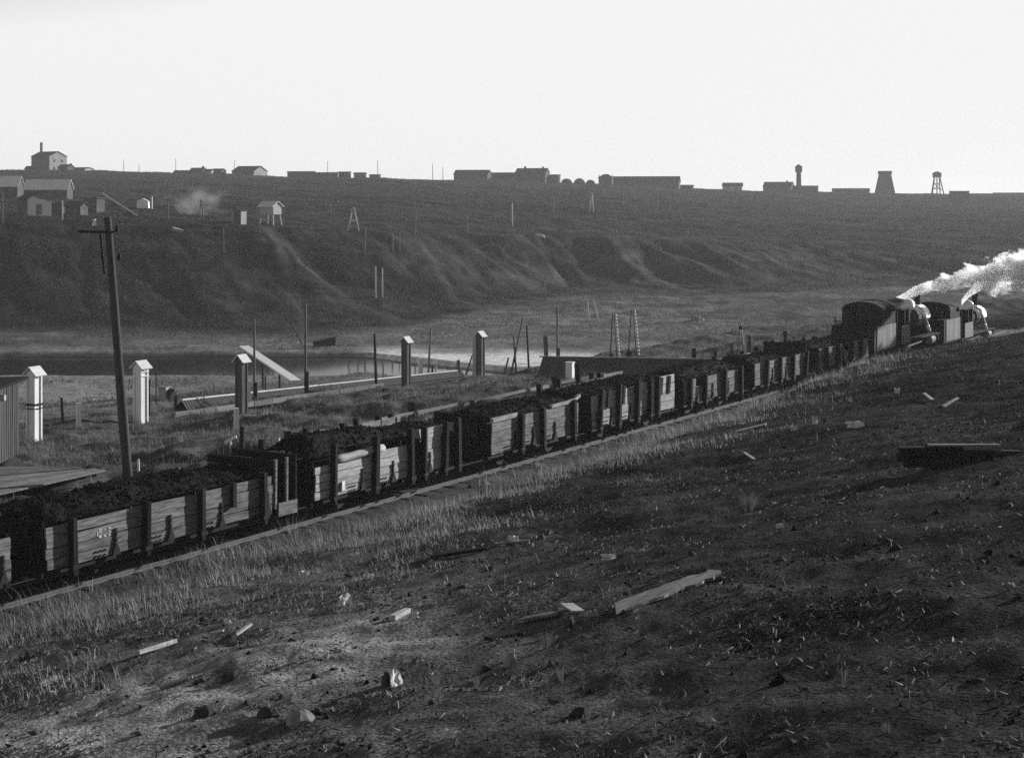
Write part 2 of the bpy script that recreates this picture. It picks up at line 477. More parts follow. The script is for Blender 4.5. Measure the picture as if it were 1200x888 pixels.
def make_ground():
    ys = [-11.0]
    while ys[-1] < 5200:
        ys.append(ys[-1] + max(0.06, 0.0052 * (ys[-1] + 13)) * (1.0 if ys[-1] < 1000 else 3.0))
    ys = np.array(ys)
    us = np.concatenate([np.linspace(-1.1, -0.4, 60)[:-1], np.linspace(-0.4, 0.44, 760)[:-1], np.linspace(0.44, 1.2, 70)])
    Y, Ug = np.meshgrid(ys, us, indexing='ij')
    X = Ug * (Y + 13)
    Z = terrain(X, Y)
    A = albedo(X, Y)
    nr, nc = Y.shape
    V = np.stack([X.ravel(), Y.ravel(), Z.ravel()], 1)
    i = np.arange((nr - 1) * nc).reshape(nr - 1, nc)[:, :-1].ravel()
    Q = np.stack([i, i + 1, i + 1 + nc, i + nc], 1)
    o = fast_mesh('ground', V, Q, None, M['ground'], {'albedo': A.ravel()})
    tag(o, kind='structure')
make_ground()

o = link_mesh('river_water', [(-190, 160, -8.0), (8, 160, -8.0), (8, 205, -8.0), (-190, 205, -8.0)], [(0, 1, 2, 3)], wm)
tag(o, kind='structure')

# ballast bed under the railway
bv, bf = [], []
ss_ = np.arange(-40, 116, 0.5)
prof = [(2.3, -0.32), (1.35, 0.03), (0.4, 0.05), (-0.76, 0.04), (-1.9, 0.05), (-2.9, 0.03), (-4.2, -0.3)]
for sv in ss_:
    for t, z in prof:
        jz = 0 if t in (2.3, -4.2) else random.uniform(-0.025, 0.025)
        bv.append(tuple(W(sv, t + random.uniform(-.05, .05), z + jz + float(rail_z(sv)))))
for i in range(len(ss_) - 1):
    for j in range(len(prof) - 1):
        k = i * len(prof) + j
        bf.append((k, k + 1, k + 1 + len(prof), k + len(prof)))
tag(link_mesh('ballast', bv, bf, M['ballast']), kind='structure')

# ------------------------------------------------------------------ grass, scrub and rubble (nobody could count them)
def blades(name, P, h, w, lean, material, label, cat):
    n = len(P)
    az = rng.uniform(0, 2 * np.pi, n)
    side = np.stack([np.cos(az), np.sin(az), np.zeros(n)], 1) * (w / 2)[:, None]
    la = rng.normal(2.9, 1.0, n)                       # mostly bent to one side by the wind
    ld = np.stack([np.cos(la), np.sin(la), np.zeros(n)], 1) * (lean * h)[:, None]
    up = np.zeros((n, 3)); up[:, 2] = h
    V = np.empty((n, 5, 3))
    V[:, 0] = P - side; V[:, 1] = P + side
    mid = P + up * 0.55 + ld * 0.3
    V[:, 2] = mid + side * 0.7; V[:, 3] = mid - side * 0.7
    V[:, 4] = P + up * np.sqrt(np.clip(1 - lean ** 2 * 0.6, 0.1, 1))[:, None] + ld
    b = np.arange(n)[:, None] * 5
    Q = b + np.array([[0, 1, 2, 3]]); T = b + np.array([[3, 2, 4]])
    o = fast_mesh(name, V.reshape(-1, 3), Q, T, material, smooth=False)
    return tag(o, label, cat, kind='stuff')

def scatter_st(n, s0, s1, t0, t1):
    s = rng.uniform(s0, s1, n); t = rng.uniform(t0, t1, n)
    x = P0[0] + U[0] * s + N[0] * t; y = P0[1] + U[1] * s + N[1] * t
    return s, t, x, y

def in_view(x, y, m=70):
    px = 600 + F * x / np.maximum(y, 1)
    return (y > 8) & (px > -m) & (px < 1200 + m)

# long dry grass along the foot of the slope
s, t, x, y = scatter_st(760000, -38, 112, 0.5, 34)
patch = fbm(x / 2.6, y / 2.6, 4, 71); big = fbm(x / 9, y / 9, 3, 72)
reach = np.interp(s, [-38, -20, 0, 20, 40, 60, 80, 112], [16, 15, 12.5, 9.5, 8.0, 8, 8.5, 9])
dens = (1 - ss(reach - 7.5, reach + 3.0, t + big * 9)) * ss(-0.1, 0.13, patch + 0.04)
dens = np.maximum(dens * 0.85, 0.05 * ss(0.1, 0.25, patch) * ss(-0.1, 0.2, big))
dens = np.where(t < 4.2, np.maximum(dens, 1.6 * ss(-0.15, 0.08, patch)), dens)
dens = dens * (0.25 + 0.75 * ss(-0.08, 0.08, fbm(x / 1.1, y / 1.1, 3, 78) + 0.03))
dens = dens * ss(0.3, 1.0, t + 0.8 * patch)
keep = (rng.uniform(0, 1, len(s)) < dens) & in_view(x, y)
s, t, x, y, patch = s[keep], t[keep], x[keep], y[keep], patch[keep]
hh = rng.gamma(4, 0.042, len(s)) * (0.7 + 1.4 * np.clip(patch + 0.2, 0, 1)) * np.interp(t, [0.5, 2, 3.5, 12, 30], [2.0, 1.75, 1.3, 0.95, 0.6])
P = np.stack([x, y, terrain(x, y) - 0.02], 1)
blades('dry_grass', P, hh, rng.uniform(0.010, 0.022, len(s)), np.clip(rng.normal(0.6, 0.28, len(s)), 0.02, 0.97), M['grass'], 'long dry pale grass in clumps along the foot of the cutting', 'grass')

# sparse stubble over the bare slope
s, t, x, y = scatter_st(420000, -36, 100, 4, 34)
patch = fbm(x / 1.4, y / 1.4, 4, 75); big = fbm(x / 8, y / 8, 3, 76)
keep = in_view(x, y) & (rng.uniform(0, 1, len(s)) < 0.04 + 0.8 * ss(0.0, 0.25, patch + 0.4 * big))
keep &= rng.uniform(0, 1, len(s)) < np.interp(x + 0.12 * (y - 20), [-3, 5], [1, 0.3])
x, y = x[keep], y[keep]
P = np.stack([x, y, terrain(x, y) - 0.01], 1)
blades('stubble', P, rng.gamma(3, 0.022, len(x)), rng.uniform(0.006, 0.014, len(x)), np.clip(rng.normal(0.6, 0.25, len(x)), 0.02, 0.95), M['stubble'], 'sparse short stubble and moss on the bare slope', 'stubble')

# shorter grass on the bank behind the train
s, t, x, y = scatter_st(520000, -25, 110, -62, -4.2)
patch = fbm(x / 2.2, y / 2.2, 4, 81)
keep = (rng.uniform(0, 1, len(s)) < 0.15 + 0.85 * ss(-0.12, 0.15, patch)) & in_view(x, y) & (rng.uniform(0, 1, len(s)) < np.interp(-t, [4, 30, 60], [0.9, 0.6, 0.22]))
s, t, x, y, patch = s[keep], t[keep], x[keep], y[keep], patch[keep]
P = np.stack([x, y, terrain(x, y) - 0.02], 1)
hh = rng.gamma(5, 0.034, len(s)) * (0.7 + 1.6 * np.clip(patch + 0.2, 0, 1))
blades('bank_grass', P, hh, rng.uniform(0.015, 0.034, len(s)), np.clip(rng.normal(0.4, 0.25, len(s)), 0.02, 0.95), M['bgrass'], 'rough short grass covering the bank behind the coal train', 'grass')

# low scrub on the river flats and the far hillside
n = 520000
yy = np.exp(rng.uniform(np.log(125), np.log(740), n)); uu = rng.uniform(-0.345, 0.345, n); xx = uu * yy
patch = fbm(xx / 9, yy / 9, 4, 91)
s, t = st_of(xx, yy)
pxs = 600 + F * uu
wet = (yy > 168) & (yy < 197) & (pxs < 610)
sandz = (pxs > 420) & (pxs < 760) & (yy > 174) & (yy < 204)
keep = (t < -40) & ~wet & ~sandz & (rng.uniform(0, 1, n) < 0.1 + 0.9 * ss(-0.12, 0.2, patch))
xx, yy = xx[keep], yy[keep]
P = np.stack([xx, yy, terrain(xx, yy) - 0.05], 1)
k = len(xx)
blades('hill_scrub', P, rng.gamma(4, 0.055, k) * np.interp(yy, [125, 300, 740], [0.8, 1.0, 1.3]), rng.uniform(0.06, 0.18, k) * np.interp(yy, [125, 460, 740], [0.7, 1.6, 2.2]), np.clip(rng.normal(0.5, 0.25, k), 0.02, 0.95), M['scrub'], 'low scrub and tussocks over the river flats and far hillside', 'scrub')

# rubble, clods and cinders on the slope
def rubble(name, n, label):
    s, t, x, y = scatter_st(n, -36, 108, 0.25, 34)
    patch = fbm(x / 2.0, y / 2.0, 4, 95)
    keep = in_view(x, y, 20) & (rng.uniform(0, 1, n) < 0.12 + 0.88 * ss(0.0, 0.2, patch))
    x, y = x[keep], y[keep]
    k = len(x)
    r = np.minimum(rng.lognormal(-4.15, 0.62, k), 0.12)
    base = np.array([[1, 0, 0], [-1, 0, 0], [0, 1, 0], [0, -1, 0], [0, 0, 0.8], [0, 0, -0.6]], float)
    V = base[None] * r[:, None, None] * rng.uniform(0.5, 1.5, (k, 6, 3)) + rng.normal(0, 0.25, (k, 6, 3)) * r[:, None, None]
    V[:, :, 2] += (terrain(x, y) + r * 0.15)[:, None]
    V[:, :, 0] += x[:, None]; V[:, :, 1] += y[:, None]
    T = np.array([[0, 2, 4], [2, 1, 4], [1, 3, 4], [3, 0, 4], [2, 0, 5], [1, 2, 5], [3, 1, 5], [0, 3, 5]])
    T = (np.arange(k)[:, None, None] * 6 + T[None]).reshape(-1, 3)
    tag(fast_mesh(name, V.reshape(-1, 3), None, T, M['stone'], smooth=False), label, 'rubble', kind='stuff')
rubble('rubble', 330000, 'loose clods, cinders and small stones strewn over the slope')

# straw, chips and stalks lying flat on the soil
s, t, x, y = scatter_st(600000, -36, 70, 2.5, 34)
patch = fbm(x / 1.7, y / 1.7, 4, 101)
keep = in_view(x, y, 20) & (rng.uniform(0, 1, len(s)) < 0.08 + 0.92 * ss(0.0, 0.2, patch)) & (rng.uniform(0, 1, len(s)) < np.interp(x + 0.12 * (y - 20), [-4, 6], [1, 0.35]))
x, y = x[keep], y[keep]
k = len(x)
az = rng.normal(0.9, 0.9, k); L_ = rng.gamma(3, 0.03, k); w_ = rng.uniform(0.003, 0.010, k)
d_ = np.stack([np.cos(az), np.sin(az)], 1) * (L_ / 2)[:, None]; n_ = np.stack([-np.sin(az), np.cos(az)], 1) * w_[:, None]
V = np.empty((k, 4, 3))
for j, (sd, sn) in enumerate(((-1, -1), (1, -1), (1, 1), (-1, 1))):
    q = np.stack([x, y], 1) + sd * d_ + sn * n_
    V[:, j, :2] = q; V[:, j, 2] = terrain(q[:, 0], q[:, 1]) + 0.012 + (sd > 0) * rng.uniform(0, 0.05, k)
tag(fast_mesh('straw_debris', V.reshape(-1, 3), np.arange(k * 4).reshape(k, 4), None, M['straw'], smooth=False), 'broken straw, stalks and small chips lying on the trodden soil', 'debris', kind='stuff')

# ------------------------------------------------------------------ railway
def side_s(px, off=0.64):
    x0, y0 = P0[0] + N[0] * off, P0[1] + N[1] * off
    k = (px - 600) / F
    return (k * y0 - x0) / (U[0] - k * U[1])

GAUGE0 = -0.76                       # centre of the track, across from the near rail
trk = thing('railway_track', 'steel railway track on short wooden sleepers under the coal train', 'railway track', W(0, GAUGE0))
def rail_mb(t):
    mb = MB()
    pts = np.arange(-40, 114, 4.0)
    for a, b in zip(pts[:-1], pts[1:]):
        p = W(a, t, 0.17 + float(rail_z(a))) - Vector(W(0, GAUGE0)); q = W(b + 0.002, t, 0.17 + float(rail_z(b))) - Vector(W(0, GAUGE0))
        mb.beam(p, q, 0.07, 0.05); dz = Vector((0, 0, 0.075))
        mb.beam(p - dz, q - dz, 0.02, 0.10)
    return mb
rail_mb(0.0).build('rail', M['steel'], trk)
rail_mb(-1.52).build('rail', M['steel'], trk)
for k in range(92):
    s = -14 + k * 0.98 + random.uniform(-0.06, 0.06)
    ov = random.uniform(-0.12, 0.12)
    mb = MB(0.015, k)
    c = W(s, GAUGE0 + ov, 0.055 + float(rail_z(s))) - W(0, GAUGE0)
    mb.box(c - Vector((0, 0, 0.035)), (0.22, 2.62, 0.10), Matrix.Rotation(RAIL_ROT + random.uniform(-.04, .04), 3, 'Z'))
    mb.build('sleeper', M['sleeper'], trk)

# ------------------------------------------------------------------ coal wagons
FLOOR = 0.92
def wheel_set(root, x):
    for sy in (-1, 1):
        wm_ = MB(); wm_.cyl((x, sy * 0.72, 0.66), (x, sy * 0.83, 0.66), 0.46, 0.46, 22)
        wm_.cyl((x, sy * 0.70, 0.66), (x, sy * 0.72, 0.66), 0.50, 0.50, 22)
        w = wm_.build('wheel', M['iron'], root)
        h = MB(); h.box((x, sy * 1.02, 0.70), (0.26, 0.18, 0.30)); h.box((x, sy * 1.0, 0.90), (0.9, 0.09, 0.07)); h.box((x, sy * 1.0, 0.83), (0.6, 0.09, 0.06))
        h.build('axle_box', M['iron'], root)
    a = MB(); a.cyl((x, -0.7, 0.66), (x, 0.7, 0.66), 0.07, 0.07, 10)
    a.build('axle', M['iron'], root)

def coal_mesh(L, y0, y1, base, crown, seed, prof=None):
    nx, ny = int(L / 0.075), 36
    xs = np.linspace(-L / 2, L / 2, nx); ys = np.linspace(y0, y1, ny)
    X, Y = np.meshgrid(xs, ys, indexing='ij')
    ex = np.minimum(X + L / 2, L / 2 - X); ey = np.minimum(Y - y0, y1 - Y)
    lift = (0.45 + 0.55 * ss(0, 0.8, ex)) * ss(0, 0.9, ey)
    if prof: lift = lift * np.interp(X, prof[0], prof[1])
    Z = base + crown * lift + fbm(X / 0.9 + seed * 7.1, Y / 0.9, 4, seed) * 0.26 * ss(0, .5, ey) + fbm(X / 0.22 + seed * 3, Y / 0.22, 3, seed + 5) * 0.13
    V = np.stack([X, Y, Z], 2).reshape(-1, 3)
    V[:, 0] += np.random.default_rng(seed).uniform(-.03, .03, len(V)); V[:, 1] += np.random.default_rng(seed + 1).uniform(-.03, .03, len(V))
    i = np.arange((nx - 1) * ny).reshape(nx - 1, ny)[:, :-1].ravel()
    Q = np.stack([i, i + ny, i + ny + 1, i + 1], 1)
    # lumps lying on top
    r_ = np.random.default_rng(seed + 9); k = int(L * 190)
    ii = r_.integers(0, len(V), k); r = np.minimum(r_.lognormal(-3.6, 0.45, k), 0.10)
    base_ = np.array([[1, 0, 0], [-1, 0, 0], [0, 1, 0], [0, -1, 0], [0, 0, 1], [0, 0, -1]], float)
    LV = base_[None] * r[:, None, None] * r_.uniform(0.6, 1.4, (k, 6, 3)) + r_.normal(0, .25, (k, 6, 3)) * r[:, None, None] + (V[ii] + [0, 0, .02])[:, None, :]
    T0 = np.array([[0, 2, 4], [2, 1, 4], [1, 3, 4], [3, 0, 4], [2, 0, 5], [1, 2, 5], [3, 1, 5], [0, 3, 5]])
    T = (np.arange(k)[:, None, None] * 6 + T0[None]).reshape(-1, 3) + len(V)
    return np.concatenate([V, LV.reshape(-1, 3)]), Q, T

def coal_wagon(sa, sb, label, clabel, top, stakes, hinges, ends=(0.1, 0.1), end_h=None, mat_side='plank', planks=4, seed=1, crown=0.35, coal_base=-0.25, prof=None,
               upper=None, stake_top=0.12, gap=0.16, platform=False, missing=(), lean=0.0, brake=False, loc_z=0.0, curl=None):
    """sa, sb: the ends of the body along the railway. stakes, hinges: positions along the railway. top: height of the side boards over the floor."""
    r = random.Random(seed)
    L = sb - sa; mid = (sa + sb) / 2
    root = thing('coal_wagon', label, 'goods wagon', W(mid, GAUGE0, 0.12 + float(rail_z(mid)) + loc_z), RAIL_ROT, 'open wooden coal wagons of the train')
    ln = L + (1.3 if platform else 0.0)
    ox = 0.65 if platform else 0.0
    fr = MB()
    for sy in (-1, 1): fr.box((ox, sy * 1.22, FLOOR - 0.13), (ln - 0.1, 0.1, 0.24))
    for x in np.linspace(-L / 2 + 0.4, L / 2 - 0.4, 6): fr.box((x, 0, FLOOR - 0.14), (0.14, 2.3, 0.2))
    fr.build('underframe', M['iron'], root)
    fl = MB(); fl.box((ox, 0, FLOOR + 0.02), (ln, 2.72, 0.05)); fl.build('floor', M['plank_dark'], root)
    for x in (-L * 0.27, L * 0.27): wheel_set(root, x)
    for ex in (-1, 1):
        xe = ex * L / 2 + (1.3 if platform and ex > 0 else 0)
        bm_ = MB(); bm_.box((xe - ex * 0.06, 0, FLOOR - 0.14), (0.16, 2.6, 0.28)); beam_ = bm_.build('buffer_beam', M['plank_dark'], root)
        for sy in (-1, 1):
            b = MB(); b.cyl((xe, sy * 0.88, FLOOR - 0.12), (xe + ex * 0.42, sy * 0.88, FLOOR - 0.12), 0.08, 0.06, 10)
            b.cyl((xe + ex * 0.42, sy * 0.88, FLOOR - 0.12), (xe + ex * 0.47, sy * 0.88, FLOOR - 0.12), 0.19, 0.17, 14)
            b.build('buffer', M['iron'], beam_)
        cp = MB(); cp.beam((xe, 0, FLOOR - 0.14), (xe + ex * 0.5, 0, FLOOR - 0.2), 0.07, 0.07); cp.box((xe + ex * 0.5, 0, FLOOR - 0.27), (0.07, 0.14, 0.2)); cp.build('coupling_hook', M['iron'], beam_)
    boards = []
    xs = [s - mid for s in stakes]
    cuts = [-L / 2 + ends[0]] + xs + [L / 2 - ends[1]]
    for sy in (-1, 1):
        yb = sy * 1.37
        for k in range(len(cuts) - 1):
            a, b = cuts[k] + (0.07 if k else 0.0), cuts[k + 1] - (0.07 if k < len(cuts) - 2 else 0.0)
            if b - a < 0.12: continue
            if sy < 0 and k in missing: continue
            hgt = top if upper is None else upper[min(k, len(upper) - 1)]
            mb = MB(0.012, seed * 100 + k + (50 if sy > 0 else 0))
            ph = hgt / planks
            tilt = r.uniform(-0.012, 0.012) + lean
            short = r.random() < 0.3 and k not in (0,) and sy < 0 and seed != 1
            for q in range(planks):
                z0 = FLOOR + 0.02 - 0.10 + q * ph
                ja, jb = r.uniform(-0.05, 0.03), r.uniform(-0.03, 0.05)
                if short and q == planks - 1:
                    if r.random() < 0.5: jb = -(b - a) * r.uniform(0.2, 0.5)
                    else: ja = (b - a) * r.uniform(0.2, 0.45)
                R = Matrix.Rotation(tilt + r.uniform(-0.008, 0.008), 3, 'Y') @ Matrix.Rotation(r.uniform(-0.03, 0.03), 3, 'X')
                mb.box(((a + b + ja + jb) / 2, yb + sy * r.uniform(-0.008, 0.010), z0 + ph / 2), (b - a + jb - ja, 0.06, ph - r.uniform(0.015, 0.04)), R)
            sbd = mb.build('side_board', M[mat_side] if sy < 0 else M['plank'], root)
            if sy < 0: boards.append((a, b, sbd))
        if sy > 0 and seed % 2: continue
        for x in xs:
            hs = top if upper is None else max(upper)
            mb = MB(0.012, seed * 31 + int(x * 10))
            wd = r.uniform(0.13, 0.2)
            mb.beam((x, yb + sy * 0.14, FLOOR - 0.32), (x + r.uniform(-0.05, 0.05), yb + sy * (0.15 + r.uniform(-.02, .05)), FLOOR + hs + r.uniform(0.0, stake_top)), 0.22, wd, (1, 0, 0))
            stk_ = mb.build('stake', M['stake'], root)
            st_ = MB(); st_.box((x, yb + sy * 0.17, FLOOR - 0.1), (0.28, 0.2, 0.12)); st_.build('stake_pocket', M['iron'], stk_)
    for s in hinges:
        x = s - mid
        mb = MB(0.004, seed + 3)
        mb.box((x, -1.43, FLOOR + 0.34), (0.075, 0.035, 0.62))
        mb.prism([(x - 0.16, FLOOR - 0.10), (x + 0.16, FLOOR - 0.10), (x + 0.10, FLOOR + 0.06), (x + 0.03, FLOOR + 0.22), (x - 0.03, FLOOR + 0.22), (x - 0.10, FLOOR + 0.06)], 'y', -1.47, -1.415)
        for dz in (0.15, 0.32, 0.5): mb.cyl((x, -1.47, FLOOR + dz), (x, -1.445, FLOOR + dz), 0.04, 0.03, 6)
        own = min(boards, key=lambda q_: abs((q_[0] + q_[1]) / 2 - x) - (q_[1] - q_[0]) / 2)[2]
        mb.build('strap_hinge', M['iron'], own)
        # bolt heads of the floor sill beside the hinge
        bb = MB()
        for i in range(3):
            for j in range(2): bb.cyl((x - 0.75 + 0.17 * i, -1.445, FLOOR - 0.02 + 0.13 * j), (x - 0.75 + 0.17 * i, -1.395, FLOOR - 0.02 + 0.13 * j), 0.028, 0.028, 6)
        if abs(x - 0.7) < L / 2: bb.build('bolt_row', M['iron'], own)
    eh = end_h if end_h else (top - 0.05, top - 0.05)
    for ex, h_ in ((-1, eh[0]), (1, eh[1])):
        mb = MB(0.012, seed * 7 + ex)
        npk = 5; ph = h_ / npk
        for q in range(npk):
            mb.box((ex * (L / 2 - 0.06) + r.uniform(-.012, .012), r.uniform(-.03, .03), FLOOR + 0.05 + (q + 0.5) * ph), (0.06, 2.62, ph - 0.02))
        eb_ = mb.build('end_board', M['plank_dark'], root)  # near-black boards carry the painted shade of the unlit ends
        for y in (-0.8, 0.8):
            p_ = MB(0.008, seed + 1); p_.box((ex * (L / 2 + 0.03), y, FLOOR + h_ / 2 - 0.15), (0.1, 0.15, h_ + 0.2)); p_.build('end_post', M['stake'], eb_)
    V, Q, T = coal_mesh(L - 0.16, -1.31, 1.30, FLOOR + top + coal_base, crown, seed * 3 + 2, prof)
    c = fast_mesh('coal_load', V, Q, T, M['coal'], smooth=False)
    c.location = root.location; c.rotation_euler = root.rotation_euler
    tag(c, clabel, 'coal', 'coal loads heaped in the wagons')
    return root, mid, L

S = lambda *px: [side_s(p) for p in px]

# the wagon cut by the left edge of the picture
sb = side_s(15)
coal_wagon(sb - 8.8, sb, 'weathered coal wagon cut off by the left edge of the view', 'black coal in the wagon cut off by the left edge', 1.15,
           [sb - 6.6, sb - 4.4, sb - 2.2], [sb - 5.5, sb - 3.3, sb - 1.1, sb - 0.35], seed=21, crown=0.5, planks=4, mat_side='plank_old')

# first whole wagon, with white marks and a brake platform at its far end
sa, sb = side_s(52), side_s(321)
w1, mid1, L1 = coal_wagon(sa, sb, 'nearest whole coal wagon, grey planks with white stencilled marks and a brake platform', 'large heap of coal in the nearest whole wagon, highest at its near end', 1.18,
           S(83, 168, 233, 306), S(135, 199, 259, 313), end_h=(1.2, 1.55), seed=1, mat_side='plank_old', crown=0.38, coal_base=-0.02, planks=4, platform=True,
           prof=([-4, -1, 2.2, 4], [1.0, 1.0, 0.7, 0.25]))
mb = MB(0.01, 5); x = side_s(271) - mid1
mb.beam((x, -1.49, FLOOR + 0.42), (x, -1.49, FLOOR + 1.2), 0.15, 0.16, (1, 0, 0)); mb.build('stake', M['stake'], w1)
for px in (323.5, 336.5):
    x = side_s(px) - mid1
    mb = MB(0.006, px); mb.beam((x, -1.36, FLOOR), (x + 0.02, -1.36, FLOOR + 1.58), 0.09, 0.09, (1, 0, 0)); mb.build('platform_post', M['plank'], w1)
mb = MB(0.008, 6); mb.box((L1 / 2 + 0.68, -1.40, FLOOR - 0.05), (0.95, 0.07, 0.42)); mb.build('platform_sill', M['plank'], w1)
mb = MB(0.01, 8); mb.box((L1 / 2 + 1.2, 0, FLOOR + 1.48), (0.07, 2.7, 0.24)); mb.box((L1 / 2 + 1.2, 0, FLOOR + 0.66), (0.07, 2.7, 1.3)); mb.build('platform_end_board', M['plank_dark'], w1)
# worn white stencil on the second plank: two rows of three marks, no longer readable
xm = side_s(122) - mid1
stn = MB()
for zx, zy, w_, h_ in ((345, 350, .11, .06), (345, 402, .10, .03), (292, 425, .04, .14), (345, 490, .12, .07), (430, 335, .07, .03), (430, 475, .10, .055), (515, 305, .09, .05), (515, 380, .08, .05), (510, 455, .10, .055)):
    dx, dz = (zx - 420) * 0.0021, -(zy - 400 + 0.27 * (zx - 420)) * 0.00125
    stn.box((xm + dx, -1.414, FLOOR + 0.60 + dz), (w_, 0.005, h_))
stn.build('stencil_mark', M['post_pale'], w1)

# second wagon: high boards at its far half, a pale log along its near half
sa, sb = side_s(368), side_s(541)
w2, mid2, L2 = coal_wagon(sa, sb, 'second coal wagon, tall pale boards at its far half, a log on its near half', 'tall coal heap spilling over the second wagon', 1.25,
           S(388, 437, 479, 494, 518, 534), S(424, 460, 503), seed=2, mat_side='plank_pale', planks=4, upper=[1.12, 1.08, 1.18, 1.62, 1.62, 1.62, 1.62], crown=0.55, coal_base=0.0,
           prof=([-4.5, -3, 0, 2, 4.5], [1.0, 1.1, 0.8, 0.3, 0.2]), end_h=(1.2, 1.3))
x0, x1 = side_s(390) - mid2, side_s(450) - mid2
mb = MB(0.015, 3); mb.cyl((x0, -1.36, FLOOR + 1.12), (x1, -1.36, FLOOR + 1.16), 0.15, 0.13, 10, 6)
for _v in mb.v: pass
lg = mb.build('side_log', M['plank_pale'], w2, True)
# arched shadows of the stakes, painted as thin dark sheets on the sides
for px in (486, 526):
    x = side_s(px) - mid2
    arch = [(x - 0.34, FLOOR - 0.05), (x + 0.34, FLOOR - 0.05)] + [(x + 0.34 * math.cos(a), FLOOR + 0.95 + 0.3 * math.sin(a)) for a in np.linspace(0, math.pi, 9)]
    mb = MB(); mb.prism(arch, 'y', -1.445, -1.412); mb.build('arched_shadow', M['stake'], w2)
mb = MB(0.01, 4); x = side_s(401) - mid2; mb.box((x, -1.45, FLOOR + 0.22), (0.16, 0.02, 0.3)); mb.build('white_patch', M['white'], w2)

# third wagon
sa, sb = side_s(575), side_s(679)
w3, mid3, L3 = coal_wagon(sa, sb, 'third coal wagon, with a curled pale top plank at its far end', 'level black coal in the third wagon', 1.30,
           S(608, 634, 670), S(603, 625, 650), seed=3, mat_side='plank', crown=0.25, coal_base=-0.08, planks=3, end_h=(1.4, 1.2))
mb = MB(0.02, 12)
pl = [(side_s(576) - mid3, 1.26), (side_s(604) - mid3, 1.30)]
mb.beam((pl[0][0], -1.41, FLOOR + pl[0][1]), (pl[1][0], -1.41, FLOOR + pl[1][1]), 0.14, 0.16)
mb.build('top_plank', M['plank_pale'], w3)
mb = MB(0.01, 13)
pts = [(side_s(p) - mid3, z) for p, z in ((645, 1.30), (662, 1.32), (672, 1.36), (678, 1.52))]
for (a, za), (b, zb_) in zip(pts[:-1], pts[1:]): mb.beam((a, -1.43, FLOOR + za), (b, -1.43, FLOOR + zb_), 0.12, 0.13)
mb.build('top_plank', M['plank_pale'], w3)

# fourth wagon: tall, with tilted upper boards
sa, sb = side_s(693), side_s(791)
w4, mid4, L4 = coal_wagon(sa, sb, 'fourth coal wagon, tall pale sides with many dark stakes and a tilted far panel', 'coarse coal piled above the end board of the fourth wagon', 1.45,
           S(700, 722, 744, 759, 768), S(716, 738, 762), seed=4, mat_side='plank_pale', planks=4, upper=[1.42, 1.45, 1.45, 1.5, 1.5, 1.62], crown=0.12, coal_base=-0.12, end_h=(1.35, 1.3))
mb = MB(0.01, 15)
for px in (706, 712, 730, 750, 774, 783):
    x = side_s(px) - mid4
    mb = MB(0.01, px); mb.beam((x - 0.06, -1.45, FLOOR + 0.68), (x + 0.06, -1.45, FLOOR + 1.5), 0.06, 0.2, (1, 0, 0)); mb.build('batten', M['stake'], w4)

sa, sb = side_s(801), side_s(871)
coal_wagon(sa, sb, 'fifth coal wagon, three pale square panels between broad dark stakes', 'coal heaped high above the fifth wagon', 1.15, S(806, 824, 847, 866), S(817, 835, 853), seed=5, planks=3, mat_side='plank', crown=0.35, coal_base=-0.08)
sa, sb = side_s(884), side_s(947)
coal_wagon(sa, sb, 'sixth coal wagon, low load and a tall dark end board at its far end', 'low coal in the sixth wagon sloping down to its far end', 1.18, S(896, 912, 927, 942), S(905, 921), seed=6, planks=3, mat_side='plank_mid', crown=0.3, coal_base=-0.2,
           prof=([-5, 0, 2, 5], [1.5, .6, 0, -0.6]), end_h=(1.2, 1.55))
sa, sb = side_s(960), side_s(1018)
coal_wagon(sa, sb, 'last coal wagon, coupled behind the rear locomotive, with one tilted panel', 'coal in the last wagon behind the rear locomotive', 1.2, S(966, 980, 995, 1007), S(988,), seed=8, planks=3, mat_side='plank', crown=0.35, lean=0.02)

# ------------------------------------------------------------------ locomotives and tenders
def arch_profile(hw, z0, zs, zc, n=10):
    """half width, bottom, shoulder and crown heights -> outline in (y, z)"""
    pts = [(-hw, z0), (hw, z0)]
    for k in range(n + 1):
        a = math.pi * k / n
        pts.append((hw * math.cos(a), zs + (zc - zs) * math.sin(a)))
    return pts

def spoked_wheel(root, x, y, r):
    mb = MB(); n = 24
    ring = [(math.cos(2 * math.pi * i / n), math.sin(2 * math.pi * i / n)) for i in range(n)]
    vs = []
    for yy in (y - 0.06, y + 0.06):
        vs += [(x + r * a, yy, r + 0.17 + r * b) for a, b in ring] + [(x + r * 0.85 * a, yy, r + 0.17 + r * 0.85 * b) for a, b in ring]
    fs = []
    for i in range(n):
        j = (i + 1) % n
        fs += [(i, j, n + j, n + i), (2 * n + i, 3 * n + i, 3 * n + j, 2 * n + j), (i, 2 * n + i, 2 * n + j, j), (n + i, n + j, 3 * n + j, 3 * n + i)]
    mb.add(vs, fs)
    for k in range(10):
        a = 2 * math.pi * k / 10
        mb.beam((x, y, r + 0.17), (x + r * 0.88 * math.cos(a), y, r + 0.17 + r * 0.88 * math.sin(a)), 0.05, 0.06, (0, 1, 0))
    mb.cyl((x, y - 0.09, r + 0.17), (x, y + 0.09, r + 0.17), r * 0.2, r * 0.2, 12)
    mb.build('wheel', M['iron'], root)

